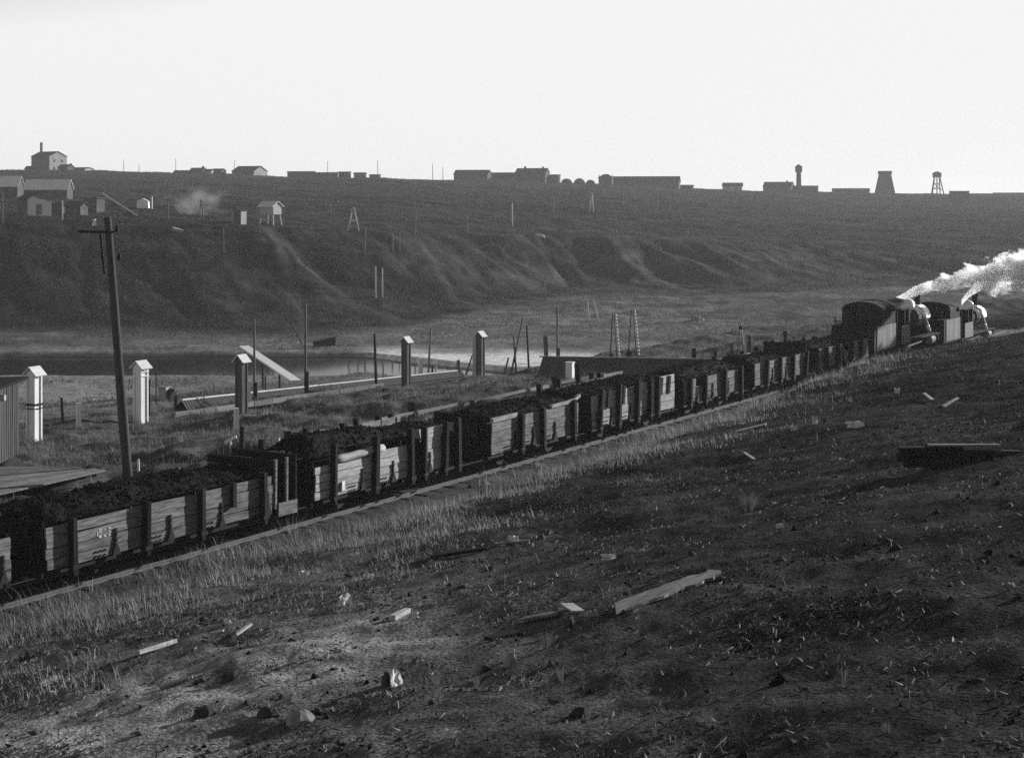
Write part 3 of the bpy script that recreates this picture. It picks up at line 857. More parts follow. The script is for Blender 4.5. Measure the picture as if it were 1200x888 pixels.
def tender(s0, s1, label, top, dz, hood):
    L = s1 - s0; mid = (s0 + s1) / 2
    root = thing('tender', label, 'locomotive tender', W(mid, GAUGE0, 0.02 + dz), RAIL_ROT, 'coal tenders of the two locomotives')
    b = MB(0.004, 2)
    zb = 1.05; h = top - zb
    b.box((0, 0, zb + h / 2), (L - 0.1, 2.86, h))
    b.box((L / 2 - 1.0, 0, top + 0.11), (1.6, 2.5, 0.26))
    tk = b.build('water_tank', M['loco'], root)
    pn = MB(0.01, 3); n = 9
    for k in range(n):
        w = (L - 0.7) / n
        pn.box((-L / 2 + 0.35 + (k + 0.5) * w + 0.15, -1.455, zb + h / 2 + 0.05), (w - 0.015, 0.04, h - 0.16))
    pn.build('side_panel', M['loco_side'], tk)
    fr = MB(); fr.box((0, 0, 0.92), (L, 2.3, 0.24))
    for sy in (-1, 1): fr.box((0, sy * 1.05, 0.75), (L - 0.8, 0.08, 0.36))
    fr.build('frame', M['loco'], root)
    hd = MB(0.01, 5); hd.prism(arch_profile(1.36, top - 0.05, hood - 0.5, hood), 'x', -L / 2 + 1.9, L / 2 + 0.25); hd.build('hood', M['loco'], root)
    rk = MB(0.003, 4)
    for y in (-1.2, 0, 1.2): rk.beam((-L / 2 + 0.1, y, top), (-L / 2 + 0.1, y, top + 0.55), 0.06, 0.06, (1, 0, 0))
    rk.beam((-L / 2 + 0.1, -1.35, top + 0.28), (-L / 2 + 0.1, 1.35, top + 0.28), 0.04, 0.05)
    rk.build('rear_rail', M['loco'], tk)
    lad = MB()
    for y in (0.3, 0.7): lad.box((-L / 2 - 0.05, y, (top + 1.0) / 2), (0.04, 0.05, top - 1.0))
    for k in range(5): lad.box((-L / 2 - 0.07, 0.5, 1.15 + k * 0.33), (0.03, 0.4, 0.04))
    lad.build('ladder', M['iron'], tk)
    V, Q, T = coal_mesh(1.9, -1.2, 1.2, top - 0.05, 0.3, int(s0)); V[:, 0] += -L / 2 + 1.1
    cl = fast_mesh('tender_coal', V, Q, T, M['coal'], smooth=False); cl.parent = root
    for x in (-L * 0.33, 0, L * 0.33):
        for sy in (-1, 1): spoked_wheel(root, x, sy * 0.8, 0.45)
    for sy in (-1, 1):
        bf = MB(); bf.cyl((-L / 2, sy * 0.88, 0.98), (-L / 2 - 0.5, sy * 0.88, 0.98), 0.09, 0.07, 10); bf.cyl((-L / 2 - 0.5, sy * 0.88, 0.98), (-L / 2 - 0.55, sy * 0.88, 0.98), 0.22, 0.2, 14); bf.build('buffer', M['iron'], root)
    return root

def locomotive(s0, s1, cab, label, zc, dz):
    """s0: rear of the cab, s1: front of the smokebox, along the railway; cab: length of the cab; zc: crown of the cab roof."""
    L = s1 - s0
    root = thing('steam_locomotive', label, 'steam locomotive', W(s0, GAUGE0, 0.02 + dz), RAIL_ROT, 'steam locomotives heading the coal train')
    zs = zc - 0.62
    # cab roof, an arched sheet that reaches back over the footplate
    o_, i_ = arch_profile(1.52, zs, zs, zc)[2:], arch_profile(1.46, zs - 0.02, zs - 0.05, zc - 0.07)[2:]
    poly = o_ + i_[::-1]
    rf = MB(); n = len(o_)
    vs = [(xx, y, z) for xx in (-0.9, cab + 0.25) for y, z in poly]
    m = len(poly); fs = []
    for k in range(n - 1):
        for a, b in (((k, k + 1)), ((2 * n - 2 - k, 2 * n - 1 - k))): fs.append((a, b, m + b, m + a))
        fs.append((k, 2 * n - 1 - k, 2 * n - 2 - k, k + 1)); fs.append((m + k, m + k + 1, m + 2 * n - 2 - k, m + 2 * n - 1 - k))
    fs += [(0, m, m + 2 * n - 1, 2 * n - 1), (n - 1, n, m + n, m + n - 1)]
    rf.add(vs, fs); rf.build('cab_roof', M['loco'], root)
    # front sheet with two look-outs, and the back sheet above the tender
    fs_ = MB(); fs_.prism(arch_profile(1.44, 1.2, zs - 0.03, zc - 0.08), 'x', cab, cab + 0.05); fs_.build('cab_front', M['loco'], root)
    bk = MB()
    bk.prism(arch_profile(1.44, zs - 0.35, zs - 0.03, zc - 0.08), 'x', -0.06, 0.0)
    for sy in (-1, 1): bk.box((-0.03, sy * 1.12, (1.2 + zs - 0.35) / 2), (0.06, 0.62, zs - 1.55))
    bk.build('cab_back', M['loco'], root)
    for sy in (-1, 1):
        sd = MB(0.004, 4)
        hs = (zs - 1.2)
        sd.box((cab * 0.5 + 0.35, sy * 1.47, 1.2 + hs * 0.25), (cab - 0.7, 0.05, hs * 0.5))
        csd = sd.build('cab_side', M['loco_side'] if sy < 0 else M['loco'], root)  # sun side takes the lighter copy, far side stays black
        sd = MB(0.004, 4)
        sd.box((cab - 0.12, sy * 1.47, 1.2 + hs * 0.74), (0.24, 0.05, hs * 0.48))
        sd.box((cab * 0.55, sy * 1.47, 1.2 + hs * 0.74), (0.12, 0.05, hs * 0.48))
        sd.box((cab * 0.5 + 0.3, sy * 1.47, zs - 0.07), (cab - 0.6, 0.052, 0.12))
        sd.build('window_frame', M['loco'], csd)
    # boiler, smokebox, chimney, domes
    zb = zc - 1.72; rb = 0.70
    b = MB(); b.cyl((cab + 0.05, 0, zb), (L - 1.1, 0, zb), rb, rb, 24, 4)
    for xx in np.linspace(cab + 0.6, L - 1.3, 4): b.cyl((xx, 0, zb), (xx + 0.07, 0, zb), rb + 0.02, rb + 0.02, 24)
    b.build('boiler', M['loco'], root, False)
    sb_ = MB(); sb_.cyl((L - 1.1, 0, zb), (L, 0, zb), rb + 0.06, rb + 0.06, 24); sb_.cyl((L, 0, zb), (L + 0.08, 0, zb), rb * 0.8, rb * 0.7, 24); sb_.build('smokebox', M['loco'], root)
    ch = MB(); ch.cyl((L - 0.55, 0, zb + rb), (L - 0.55, 0, zb + rb + 0.9), 0.2, 0.24, 16, 3); ch.cyl((L - 0.55, 0, zb + rb + 0.9), (L - 0.55, 0, zb + rb + 1.05), 0.34, 0.3, 16); ch.build('chimney', M['loco'], root)
    dm = MB(); xd = L - 3.0
    dm.cyl((xd, 0, zb + rb - 0.1), (xd, 0, zb + rb + 0.25), 0.55, 0.55, 18, 2); dm.dome((xd, 0, zb + rb + 0.25), 0.55, 18, 5, 0.8)
    dm.build('steam_dome', M['sunlit_iron'], root, True)
    jk = MB()  # white sheet over the upper half paints the sun on the boiler
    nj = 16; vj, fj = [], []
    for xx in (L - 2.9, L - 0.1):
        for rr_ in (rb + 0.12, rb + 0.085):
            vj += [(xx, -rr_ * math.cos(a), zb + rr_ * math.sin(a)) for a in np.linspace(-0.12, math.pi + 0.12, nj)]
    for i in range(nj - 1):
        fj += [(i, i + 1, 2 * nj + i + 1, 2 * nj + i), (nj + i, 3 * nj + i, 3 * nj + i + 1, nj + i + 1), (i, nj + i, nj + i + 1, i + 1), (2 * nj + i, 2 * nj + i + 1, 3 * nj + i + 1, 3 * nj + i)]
    jk.add(vj, fj); jk.build('boiler_highlight', M['sunlit_iron'], root, True)
    for sy in (-1, 1):
        sp = MB(); pts = [(xd + 0.2, sy * 0.4, zb + rb + 0.22), (xd + 0.65, sy * 0.86, zb + rb - 0.05), (xd + 1.25, sy * 1.05, zb - 0.45), (xd + 1.6, sy * 1.12, zb - 1.0)]
        for p, q in zip(pts[:-1], pts[1:]): sp.cyl(p, q, 0.13, 0.13, 12)
        sp.build('steam_pipe', M['sunlit_iron'], root, True)
        cy = MB(); cy.cyl((xd + 1.2, sy * 1.15, 0.95), (xd + 2.1, sy * 1.15, 0.95), 0.32, 0.32, 16); cy.build('cylinder', M['loco_side'], root)
        rb_ = MB(); rb_.box(((cab + L) / 2, sy * 1.15, 1.32), (L - cab + 0.4, 0.6, 0.06)); rb_.build('running_board', M['loco'], root)
        rd = MB(); rd.beam((1.2, sy * 0.95, 0.72), (xd + 1.3, sy * 0.95, 0.95), 0.06, 0.1); rd.build('coupling_rod', M['steel'], root)
        for x in (0.8, 2.2, 3.6): spoked_wheel(root, x, sy * 0.8, 0.58)
    sbx = MB(); sbx.cyl((cab + 1.6, 0, zb + rb - 0.1), (cab + 1.6, 0, zb + rb + 0.25), 0.3, 0.3, 16); sbx.dome((cab + 1.6, 0, zb + rb + 0.25), 0.3, 16, 4, 0.6); sbx.build('sand_dome', M['loco'], root, True)
    wh = MB(); wh.cyl((cab + 0.5, 0.15, zb + rb - 0.1), (cab + 0.5, 0.15, zb + rb + 0.55), 0.05, 0.04, 8); wh.cyl((cab + 0.5, 0.15, zb + rb + 0.55), (cab + 0.5, 0.15, zb + rb + 0.8), 0.07, 0.07, 8); wh.build('whistle', M['steel'], root)
    fr = MB(); fr.box((L / 2, 0, 0.95), (L + 0.4, 1.7, 0.35)); fr.box((cab / 2, 0, 1.18), (cab, 2.9, 0.07)); fr.box((L + 0.25, 0, 1.0), (0.12, 2.6, 0.36)); fr.build('frame', M['loco'], root)
    st_ = MB()
    for k in range(2): st_.box((-0.1, -1.35, 0.45 + 0.4 * k), (0.45, 0.25, 0.04))
    st_.box((-0.3, -1.45, 0.75), (0.04, 0.04, 0.9)); st_.build('cab_step', M['iron'], root)
    return root

tender(69.4, 74.0, 'black tender of the rear locomotive, coupled to the last coal wagon', 2.75, 0.0, 4.2)
locomotive(74.3, 84.0, 2.5, 'rear locomotive, black arched cab rising high above the coal wagons, white steam at its roof', 4.25, 0.0)
tender(85.2, 89.6, 'tender of the leading locomotive, between the two engines', 2.75, float(rail_z(87.5)), 3.95)
locomotive(89.9, 99.6, 3.0, 'leading locomotive at the head of the train by the ridge', 4.05, float(rail_z(92)))

# ------------------------------------------------------------------ steam
def plume(name, label, loc, direc, length, r0, k, h, l, dens, seed, fade):
    """a cone of steam along its own x axis that first rises by h, over a distance of about l"""
    m = bpy.data.materials.new(name + '_vapour'); m.use_nodes = True
    nt = m.node_tree; nt.nodes.clear(); ns, ln = nt.nodes, nt.links
    out = ns.new("ShaderNodeOutputMaterial"); pv = ns.new("ShaderNodeVolumePrincipled")
    pv.inputs["Color"].default_value = (0.98, 0.98, 0.98, 1); pv.inputs["Anisotropy"].default_value = 0.5
    ln.new(pv.outputs[0], out.inputs["Volume"])
    tc = ns.new("ShaderNodeTexCoord"); sx = ns.new("ShaderNodeSeparateXYZ"); ln.new(tc.outputs["Object"], sx.inputs[0])
    def mt(op, a, b=0.0, c=None, clamp=False):
        n = ns.new("ShaderNodeMath"); n.operation = op; n.use_clamp = clamp
        for i, q in enumerate((a, b) if c is None else (a, b, c)):
            if hasattr(q, "links"): ln.new(q, n.inputs[i])
            else: n.inputs[i].default_value = q
        return n.outputs[0]
    x, y, z = sx.outputs
    zc_ = mt('MULTIPLY', mt('SUBTRACT', 1.0, mt('EXPONENT', mt('MULTIPLY', x, -1.0 / l))), h)
    zz = mt('SUBTRACT', z, zc_)
    rr = mt('SQRT', mt('ADD', mt('MULTIPLY', y, y), mt('MULTIPLY', zz, zz)))
    R = mt('MULTIPLY_ADD', x, k, r0)
    fall = mt('SUBTRACT', 1.0, mt('DIVIDE', rr, R))
    nz = ns.new("ShaderNodeTexNoise"); nz.inputs["Scale"].default_value = 0.95; nz.inputs["Detail"].default_value = 5; nz.inputs["Roughness"].default_value = 0.62
    mp = ns.new("ShaderNodeMapping"); mp.inputs["Location"].default_value = (seed * 3.7, 0, 0); mp.inputs["Scale"].default_value = (0.8, 1, 1)
    ln.new(tc.outputs["Object"], mp.inputs[0]); ln.new(mp.outputs[0], nz.inputs["Vector"])
    nn = mt('MULTIPLY', mt('SUBTRACT', nz.outputs["Fac"], 0.56), mt('MINIMUM', mt('MULTIPLY_ADD', x, 0.9, 0.7), 3.6))
    d = mt('MULTIPLY', mt('ADD', fall, nn), 4.5, clamp=True)
    thin = mt('DIVIDE', 1.0, mt('ADD', 1.0, mt('MULTIPLY', x, fade)))
    d = mt('MULTIPLY', mt('MULTIPLY', d, thin), dens)
    d = mt('MULTIPLY', d, mt('LESS_THAN', x, length))
    ln.new(d, pv.inputs["Density"])
    mb = MB(); n = 14; xs = np.linspace(0, length, 14); vs = []
    for xx in xs:
        c = h * (1 - math.exp(-xx / l)); R_ = (r0 + k * xx) * 1.3 + 0.05
        vs += [(xx, R_ * math.cos(2 * math.pi * i / n), c + R_ * math.sin(2 * math.pi * i / n)) for i in range(n)]
    fs = [(q * n + i, q * n + (i + 1) % n, (q + 1) * n + (i + 1) % n, (q + 1) * n + i) for q in range(len(xs) - 1) for i in range(n)]
    fs += [tuple(range(n - 1, -1, -1)), tuple(range((len(xs) - 1) * n, len(xs) * n))]
    mb.add(vs, fs)
    o = mb.build(name, m)
    o.location = loc; o.rotation_euler = (0, 0, math.atan2(direc[1], direc[0]))
    return tag(o, label, 'steam', kind='stuff')
plume('steam_plume', 'long white plume of steam blown from the rear locomotive', at(1049, 352, 110.5), (1.0, -0.12), 19, 0.2, 0.15, 2.5, 5.0, 20.0, 1, 0.05)
plume('steam_plume', 'short dense jet of white steam rising from the leading cab roof', at(1127, 354, 120.5), (1.0, -0.2), 13, 0.26, 0.15, 2.6, 1.9, 24.0, 4, 0.06)
# ------------------------------------------------------------------ things on the bank behind the train
def pillar(px, py, top, wpx, label, m, rot, plinth=True, band=False):
    p = hit(px, py, 70, 140)
    sc_ = p.y / F
    H = (py - top) * sc_; w = wpx * sc_ * 0.70
    root = thing('roofed_pillar', label, 'pillar', p - Vector((0, 0, 0.1)), rot, 'tall boxed wooden pillars with gable caps beyond the train')
    sh = MB(0.004, px); sh.box((0, 0, (H - 0.42 + 0.1) / 2), (w * 0.74, w * 0.74, H - 0.42 + 0.1)); sh.build('shaft', M[m], root)
    for sx in (-1, 1):
        for sy in (-1, 1):
            c_ = MB(0.003, px + sx); c_.box((sx * w * 0.37, sy * w * 0.37, (H - 0.42 + 0.1) / 2), (w * 0.16, w * 0.16, H - 0.44)); c_.build('corner_board', M[m], root)
    g = MB(); g.prism([(-w * 0.43, H - 0.42), (w * 0.43, H - 0.42), (w * 0.43, H - 0.28), (0, H - 0.02), (-w * 0.43, H - 0.28)], 'y', -w * 0.43, w * 0.43); g.build('gable', M[m], root)
    rf = MB(0.004, px)
    for sx in (-1, 1):
        rf.beam((0, 0, H + 0.03), (sx * w * 0.74, 0, H - 0.40), w * 1.3, 0.045, (0, 0, 1))
    rf.build('cap_roof', M['roofpale'], root)
    if band:
        for z in (H - 0.55, H - 0.8):
            b = MB(); b.box((0, 0, z), (w * 0.96, w * 0.96, 0.07)); b.build('collar', M[m], root)
    return root
PR = RAIL_ROT - math.pi / 2
pillar(40, 515, 428, 21, 'white boxed pillar nearest the shed, wired round its middle', 'white', PR + 0.1, band=False)
p = hit(40, 515, 70, 140)
wb = MB(); z = 1.75; wb.box((0, 0, z), (0.60, 0.60, 0.10)); wb.box((0, 0, z - 0.2), (0.60, 0.60, 0.04))
wr = wb.build('wire_band', M['iron']); wr.location = p; wr.rotation_euler = (0, 0, PR + 0.1)
tag(wr, 'dark wire band tied round the white pillar nearest the shed', 'wire band')
pillar(165, 495, 421, 20, 'white boxed pillar with a double collar, right of the leaning telegraph pole', 'white', PR, band=True)
pillar(283, 483, 414, 17, 'dark boxed pillar standing against the slatted duct, white post beside it', 'pillar_dark', PR)
pillar(476, 451, 393, 13, 'dark boxed pillar at the far end of the slatted duct', 'pillar_dark', PR)
pillar(563, 441, 387, 12.5, 'dark boxed pillar farthest along the bank, against the pale sandbar', 'pillar_dark', PR)

def pole(px, py, top, wpx, label, m='post', lean=0.0, name='pole', cat='pole', group=None, lo=70, hi=1000, taper=0.75, extras=()):
    """lean: sideways shift of the top, in pixels of the photograph"""
    p = hit(px, py, lo, hi); k = p.y / F
    H = (py - top) * k; r = max(wpx * k / 2, 0.02)
    root = thing(name, label, cat, p, 0, group)
    mb = MB(); mb.cyl((0, 0, -0.3), (lean * k, 0, H), r, r * taper, 8, 4); mb.build('shaft', M[m], root, True)
    for e in extras: e(root, H, k, lean * k)
    return root

def single_pole(px, py, top, wpx, label, m='post', lean=0.0, name='utility_pole', cat='pole', group='poles on the far hillside', lo=150, hi=1000):
    p = hit(px, py, lo, hi); k = p.y / F
    H = (py - top) * k; r = max(wpx * k / 2, 0.05)
    mb = MB(); mb.cyl((0, 0, -0.4), (lean * k, 0, H), r, r * 0.75, 7, 3)
    o = mb.build(name, M[m], None, True); o.location = p
    return tag(o, label, cat, group)

# the telegraph pole behind the nearest wagon
p = hit(151, 566, 55, 90); k = p.y / F; H = 311 * k
tp = thing('telegraph_pole', 'tall dark telegraph pole leaning left behind the nearest wagon, one crossarm', 'telegraph pole', p)
lx = -25 * k
mb = MB(0.01, 2); mb.cyl((0, 0, -0.4), (lx, 0, H), 0.20, 0.145, 12, 8); mb.build('shaft', M['post_old'], tp, True)
def onpole(f): return Vector((lx * f, 0, H * f))
q = onpole(0.945)
mb = MB(); mb.beam(q + Vector((0.25, -0.16, 0)), q + Vector((-1.15, -0.2, 0.03)), 0.1, 0.1); arm = mb.build('crossarm', M['post_dark'], tp)
mb = MB(); mb.beam(q + Vector((-0.30, -0.19, -0.06)), q + Vector((-0.13, -0.16, -1.7)), 0.07, 0.07); mb.build('brace', M['post_dark'], tp)
for dx, dz, f in ((-0.52, 0.12, 0.945), (0.36, -0.12, 0.945), (0.36, 0.0, 0.83)):
    c = onpole(f) + Vector((dx, -0.16, dz))
    mb = MB(); mb.cyl(c, c + Vector((0, 0, 0.2)), 0.02, 0.02, 6); mb.build('pin', M['iron'], arm)
    mb = MB(); mb.cyl(c + Vector((0, 0, 0.13)), c + Vector((0, 0, 0.3)), 0.10, 0.06, 10); mb.cyl(c + Vector((0, 0, 0.27)), c + Vector((0, 0, 0.4)), 0.07, 0.05, 10); mb.build('insulator', M['white'] if dx < 0 else M['iron'], arm)

# shed at the left edge and its boarded platform
p = hit(2, 550, 55, 95)
sh = thing('plank_shed', 'grey board shed with a flat dark roof at the left edge', 'shed', p - Vector((1.15, 0, 0)), 0.0)
k = p.y / F; H = 90 * k
mb = MB(0.012, 3); n = 16; W0 = 5.2
for i in range(n):
    x = 0.72 - W0 + (i + 0.5) * W0 / n
    mb.box((x, -0.02 + random.uniform(-.012, .012), H / 2 - 0.1), (W0 / n - 0.015, 0.05, H + 0.2))
for i in range(12):
    mb.box((0.74, 0.02 + (i + 0.5) * 0.3, H / 2 - 0.1), (0.05, 0.235, H + 0.2))
mb.box((0.72 - W0, 1.8, H / 2 - .1), (0.05, 3.6, H + 0.2)); mb.box((0.72 - W0 / 2, 3.6, H / 2 - .1), (W0, 0.05, H + 0.2))
mb.build('wall', M['post_old'], sh)
mb = MB(); mb.box((0.62 - W0 / 2, 1.8, H / 2 - 0.1), (W0 - 0.1, 3.4, H)); mb.build('lining', M['stake'], sh)
mb = MB(0.01, 4); mb.box((0.45 - W0 / 2, 1.7, H + 0.12), (W0 + 1.3, 4.4, 0.12), Matrix.Rotation(-0.02, 3, 'Y')); mb.build('roof', M['plank_dark'], sh)
mb = MB(0.02, 5); mb.box((0.6 - W0 / 2, -0.12, 0.06), (W0 + 0.8, 0.25, 0.22)); mb.build('sill_beam', M['plank'], sh)
mb = MB(); mb.cyl((0.75, 0.3, H - 0.25), (1.2, 0.3, H - 0.25), 0.14, 0.14, 12); mb.build('pipe_stub', M['plank_pale'], sh)

pf = thing('plank_platform', 'weathered boarded platform in front of the shed', 'platform', (0, 0, 0))
c1, c2, c3, c4 = hit(-70, 556, 50, 90), hit(20, 551, 55, 90), hit(122, 561, 50, 90), hit(-60, 603, 45, 90)
mb = MB(0.015, 6); n = 13
for i in range(n):
    f0, f1 = i / n, (i + 0.93) / n
    a0, a1 = c4.lerp(c1, f0), c4.lerp(c1, f1); b0, b1 = c3.lerp(c3 + (c2 - c3) * 0.35, f0), c3.lerp(c3 + (c2 - c3) * 0.35, f1)
    jr = random.uniform(-0.25, 0.2); b0 = b0 + (b0 - a0).normalized() * jr; b1 = b1 + (b1 - a1).normalized() * jr
    z = Vector((0, 0, 0.30 + random.uniform(-0.02, 0.02))); zt = Vector((0, 0, 0.06))
    for q_ in (a0, a1, b0, b1): pass
    vs = [a0 + z, a1 + z, b1 + z, b0 + z]; vs = vs + [v + zt for v in vs]
    mb.add(vs, [(3, 2, 1, 0), (4, 5, 6, 7), (0, 1, 5, 4), (1, 2, 6, 5), (2, 3, 7, 6), (3, 0, 4, 7)])
mb.build('deck', M['plank'], pf)
for f in (0.05, 0.35, 0.65, 0.95):
    mb = MB(0.01, 7); a = c4.lerp(c3, f) + (c1 - c4) * 0.1
    mb.box((a.x, a.y, a.z + 0.05), (0.18, 0.18, 0.5)); mb.build('footing', M['stake'], pf)

# slatted duct: a long low ribbed timber casing with a pale ridge
a, b = hit(212, 481, 70, 150), hit(540, 441, 90, 170)
dv = (b - a); Ld = Vector((dv.x, dv.y, 0)).length; ang = math.atan2(dv.y, dv.x)
du = thing('slatted_duct', 'long low slatted timber duct with a pale ridge running along the bank', 'duct', a, ang)
sl = dv.z / Ld
rd = MB(0.006, 9)
# one ribbed sheet: the lath covering, pale laths alternating with recesses
nS = int(Ld / 0.42); vs, fs = [], []
for i in range(nS * 2 + 1):
    x = i * Ld / (nS * 2); deep = 0.05 if i % 2 else 0.0
    for y, z in ((-0.5 + deep, 0.05), (-0.06 + deep, 0.60)):
        sk = 0.28 * (y + 0.06)
        vs += [(x + sk, y, z + x * sl), (x + sk + Ld / (nS * 2), y, z + (x + Ld / (nS * 2)) * sl)]
for i in range(nS * 2):
    k_ = i * 4; fs.append((k_, k_ + 1, k_ + 3, k_ + 2))
    fs.append((k_ + 1, k_ + 4, k_ + 6, k_ + 3))
link_mesh('lath_cover', vs, fs, M['post_old'], du)
back = MB(); back.prism([(-0.36, -0.2), (0.7, -0.2), (0.02, 0.56)], 'x', 0, Ld)
back.v = [(x, y, z + x * sl) for x, y, z in back.v]
back.build('casing', M['plank_dark'], du)
for i in range(int(Ld / 3.6)):
    x = i * 3.6
    rd.beam((x, 0.0, x * sl + 0.66), (x + 3.6, 0.0, (x + 3.6) * sl + 0.66), 0.24, 0.08)
rd.build('ridge_board', M['post_pale'], du)
a, b = hit(205, 489, 70, 150), hit(450, 453, 80, 170)
mb = MB(0.02, 10); n = 12
for i in range(n):
    p, q = a.lerp(b, i / n), a.lerp(b, (i + 0.97) / n)
    mb.beam(p + Vector((0, 0, .12)), q + Vector((0, 0, .12)), 0.14, 0.3)
tag(mb.build('timber_kerb', M['plank']), 'thin grey timber kerb lying on the bank just below the slatted duct', 'timber kerb')

# pale board edging along the top of the bank just behind the wagons
mb = MB(0.03, 11); s = 26.0
while s < 66:
    L = random.uniform(2.5, 4.2); t = -12 + random.uniform(-.15, .15)
    p, q = W(s, t), W(s + L, t + random.uniform(-.15, .15)); p.z = 0.22 + random.uniform(-.04, .04); q.z = 0.22 + random.uniform(-.04, .04)
    mb.beam(p, q, 0.12, 0.15); s += L + random.uniform(0.02, 0.5)
tag(mb.build('board_edging', M['plank']), 'pale board edging showing as a thin line behind the second and third wagons', 'board edging')

# long low shed roof behind the fourth wagon
p = hit(650, 450, 85, 150)
lr = thing('low_shed', 'long low shed with a slatted sloping roof behind the fourth wagon', 'shed', at(640, 450, 100), math.radians(-9))
Lr = 11.0
mb = MB(0.004, 12); n = 40
for i in range(n):
    x = -0.6 + (i + 0.5) * Lr / n
    mb.beam((x, -0.1, 0.25), (x + 0.15, 1.9, 1.5), 0.03 + 0.004 * (i % 3), 0.30, (1, 0, 0))
mb.build('roof', M['roof_slat'], lr)
mb = MB(0.01, 13); mb.box((Lr / 2 - 0.5, 0.05, -0.6), (Lr - 0.3, 0.1, 1.7)); mb.box((Lr / 2 - 0.5, 3.2, 0), (Lr - 0.3, 0.1, 2.4)); mb.prism([(0.1, -1.2), (3.2, -1.2), (3.2, 1.0), (1.9, 1.38), (0.1, 0.24)], 'x', -0.5, -0.4)
mb.build('wall', M['plank_dark'], lr)
mb = MB(0.01, 14); mb.beam((-0.7, 1.95, 1.5), (Lr - 0.5, 1.95, 1.5), 0.25, 0.06); mb.build('ridge_board', M['plank'], lr)

p = at(668, 447, 98.5)
bp = thing('boxed_marker', 'short broad white box post at the left end of the low shed', 'marker post', p, -0.4)
mb = MB(0.01, 1); mb.box((0, 0, 0.4), (0.42, 0.42, 1.5)); mb.build('box', M['white'], bp)
mb = MB(0.01, 2); mb.box((0, 0, 1.17), (0.48, 0.48, 0.05)); mb.build('cap', M['white'], bp)

BP = 'posts and poles along the bank'
def post(px, py, top, wpx, label, m='post_dark', lean=0, lo=60, hi=150, square=True, cat='post', name='wooden_post'):
    p = hit(px, py, lo, hi); k = p.y / F; H = (py - top) * k; w = wpx * k
    mb = MB(0.01, px)
    if square: mb.beam((0, 0, -0.3), (lean * k, 0, H), w, w, (1, 0, 0))
    else: mb.cyl((0, 0, -0.3), (lean * k, 0, H), w / 2, w * 0.4, 8, 3)
    o = mb.build(name, M[m], None, not square); o.location = p; o.rotation_euler = (0, 0, 0)
    if square: o.rotation_euler = (0, 0, 0.5)
    return tag(o, label, cat, BP)
post(92, 499, 472, 5, 'short white post standing in the grass between the two white pillars', 'white')
post(74, 494, 466, 3.5, 'thin dark stake left of the short white post', lean=-2, square=False)
post(277, 505, 478, 5, 'white square post in front of the dark pillar at the duct', 'white')
post(291, 470, 446, 4.5, 'slim white post touching the right side of the dark duct pillar', 'white')
post(283, 529, 500, 7, 'dark gnarled broken post below the duct, beside a white rail', lean=1, square=False, m='post_dark')
post(337, 523, 505, 7, 'thick dark post just behind the brake platform of the nearest wagon')
post(482, 491, 471, 6, 'dark square post by the near corner of the board edging')
post(553, 478, 469, 4.5, 'low dark stump at the board edging, behind the third wagon')
post(649, 457, 441, 4, 'dark post behind the coal of the third wagon')
post(206, 480, 463, 5, 'short dark forked stump at the near end of the slatted duct', square=False, lean=0.5)
post(183, 475, 428, 1.8, 'very thin dark rod rising beside the white collared pillar', square=False, lo=80)
post(174, 486, 445, 3.2, 'dark post hidden half behind the white collared pillar', square=True, lo=80)
post(492.5, 448, 420, 4.5, 'pair of white boards set on end right of the far duct pillar', 'white', lo=95, hi=170)
post(506, 447, 428, 3, 'dark leaning stake with a pale one at its side', lean=1, square=False, lo=95, hi=170)
post(511, 447, 429, 2.5, 'pale stake with a lit top beside a dark one', 'post_pale', square=False, lo=95, hi=170)
post(537, 443, 422, 3, 'short grey rail post between the last two dark pillars', 'post', square=True, lo=95, hi=175)
post(555.5, 441, 394, 3, 'pale square post close on the left of the farthest pillar', 'post_pale', square=True, lo=100, hi=170)
post(545, 439, 415, 2.4, 'dark brace leaning towards the farthest pillar', lean=9, square=False, lo=100, hi=170)
post(441, 452, 391, 3.6, 'straight dark pole with no crossarm behind the duct', 'post_dark', square=False, lo=90, hi=170, lean=-2, name='bare_pole', cat='pole')
post(501, 446, 385, 2.6, 'thin pole leaning right between duct end and dark stakes', 'post', square=False, lo=95, hi=180, lean=4, name='bare_pole', cat='pole')
post(251, 466, 449, 2.2, 'thin grey fence stake beside the river shore', 'post', square=False, lo=100, hi=165)
post(311, 463, 440, 2.2, 'thin dark stake between the two tall grey poles', square=False, lo=100, hi=165)
post(449, 444, 425, 2, 'faint pale stake at the water edge right of the straight dark pole', 'post', square=False, lo=120, hi=175)
post(678, 452, 426, 4, 'dark plank post with a lit edge beside the white box post', lean=-3, lo=85, hi=98)
post(813, 430, 408, 3.6, 'dark post above the coal of the fourth wagon, at the far shed end', lo=90, hi=150)
post(838, 421, 411, 3, 'short dark post beyond the fifth wagon', lo=90, hi=150)
post(858, 420, 402, 3, 'grey curved post beyond the coal of the fifth wagon', 'post', lo=90, hi=150, lean=-1.5)
post(875, 420, 391, 3.2, 'pale lit post in the cluster beyond the fifth wagon', 'post_pale', lo=90, hi=150, lean=-1)
post(878.5, 420, 393, 3.6, 'thick dark post in the cluster beyond the fifth wagon', lo=90, hi=150, square=False)
post(905, 409, 398, 2.6, 'short dark post beyond the far side of the sixth wagon', lo=90, hi=150)
post(920, 408, 388, 3, 'tall dark post beyond the far side of the sixth wagon', lo=90, hi=150)
post(930, 406, 394, 1.6, 'thin dark rod right of the tall post beyond the sixth wagon', lo=90, hi=150, square=False)
post(953, 404, 395, 3.2, 'dark stump beyond the last coal wagon', lo=90, hi=150)
post(162, 553, 538, 3.2, 'small white peg by the foot of the telegraph pole', 'white', square=False, lo=55, hi=95)
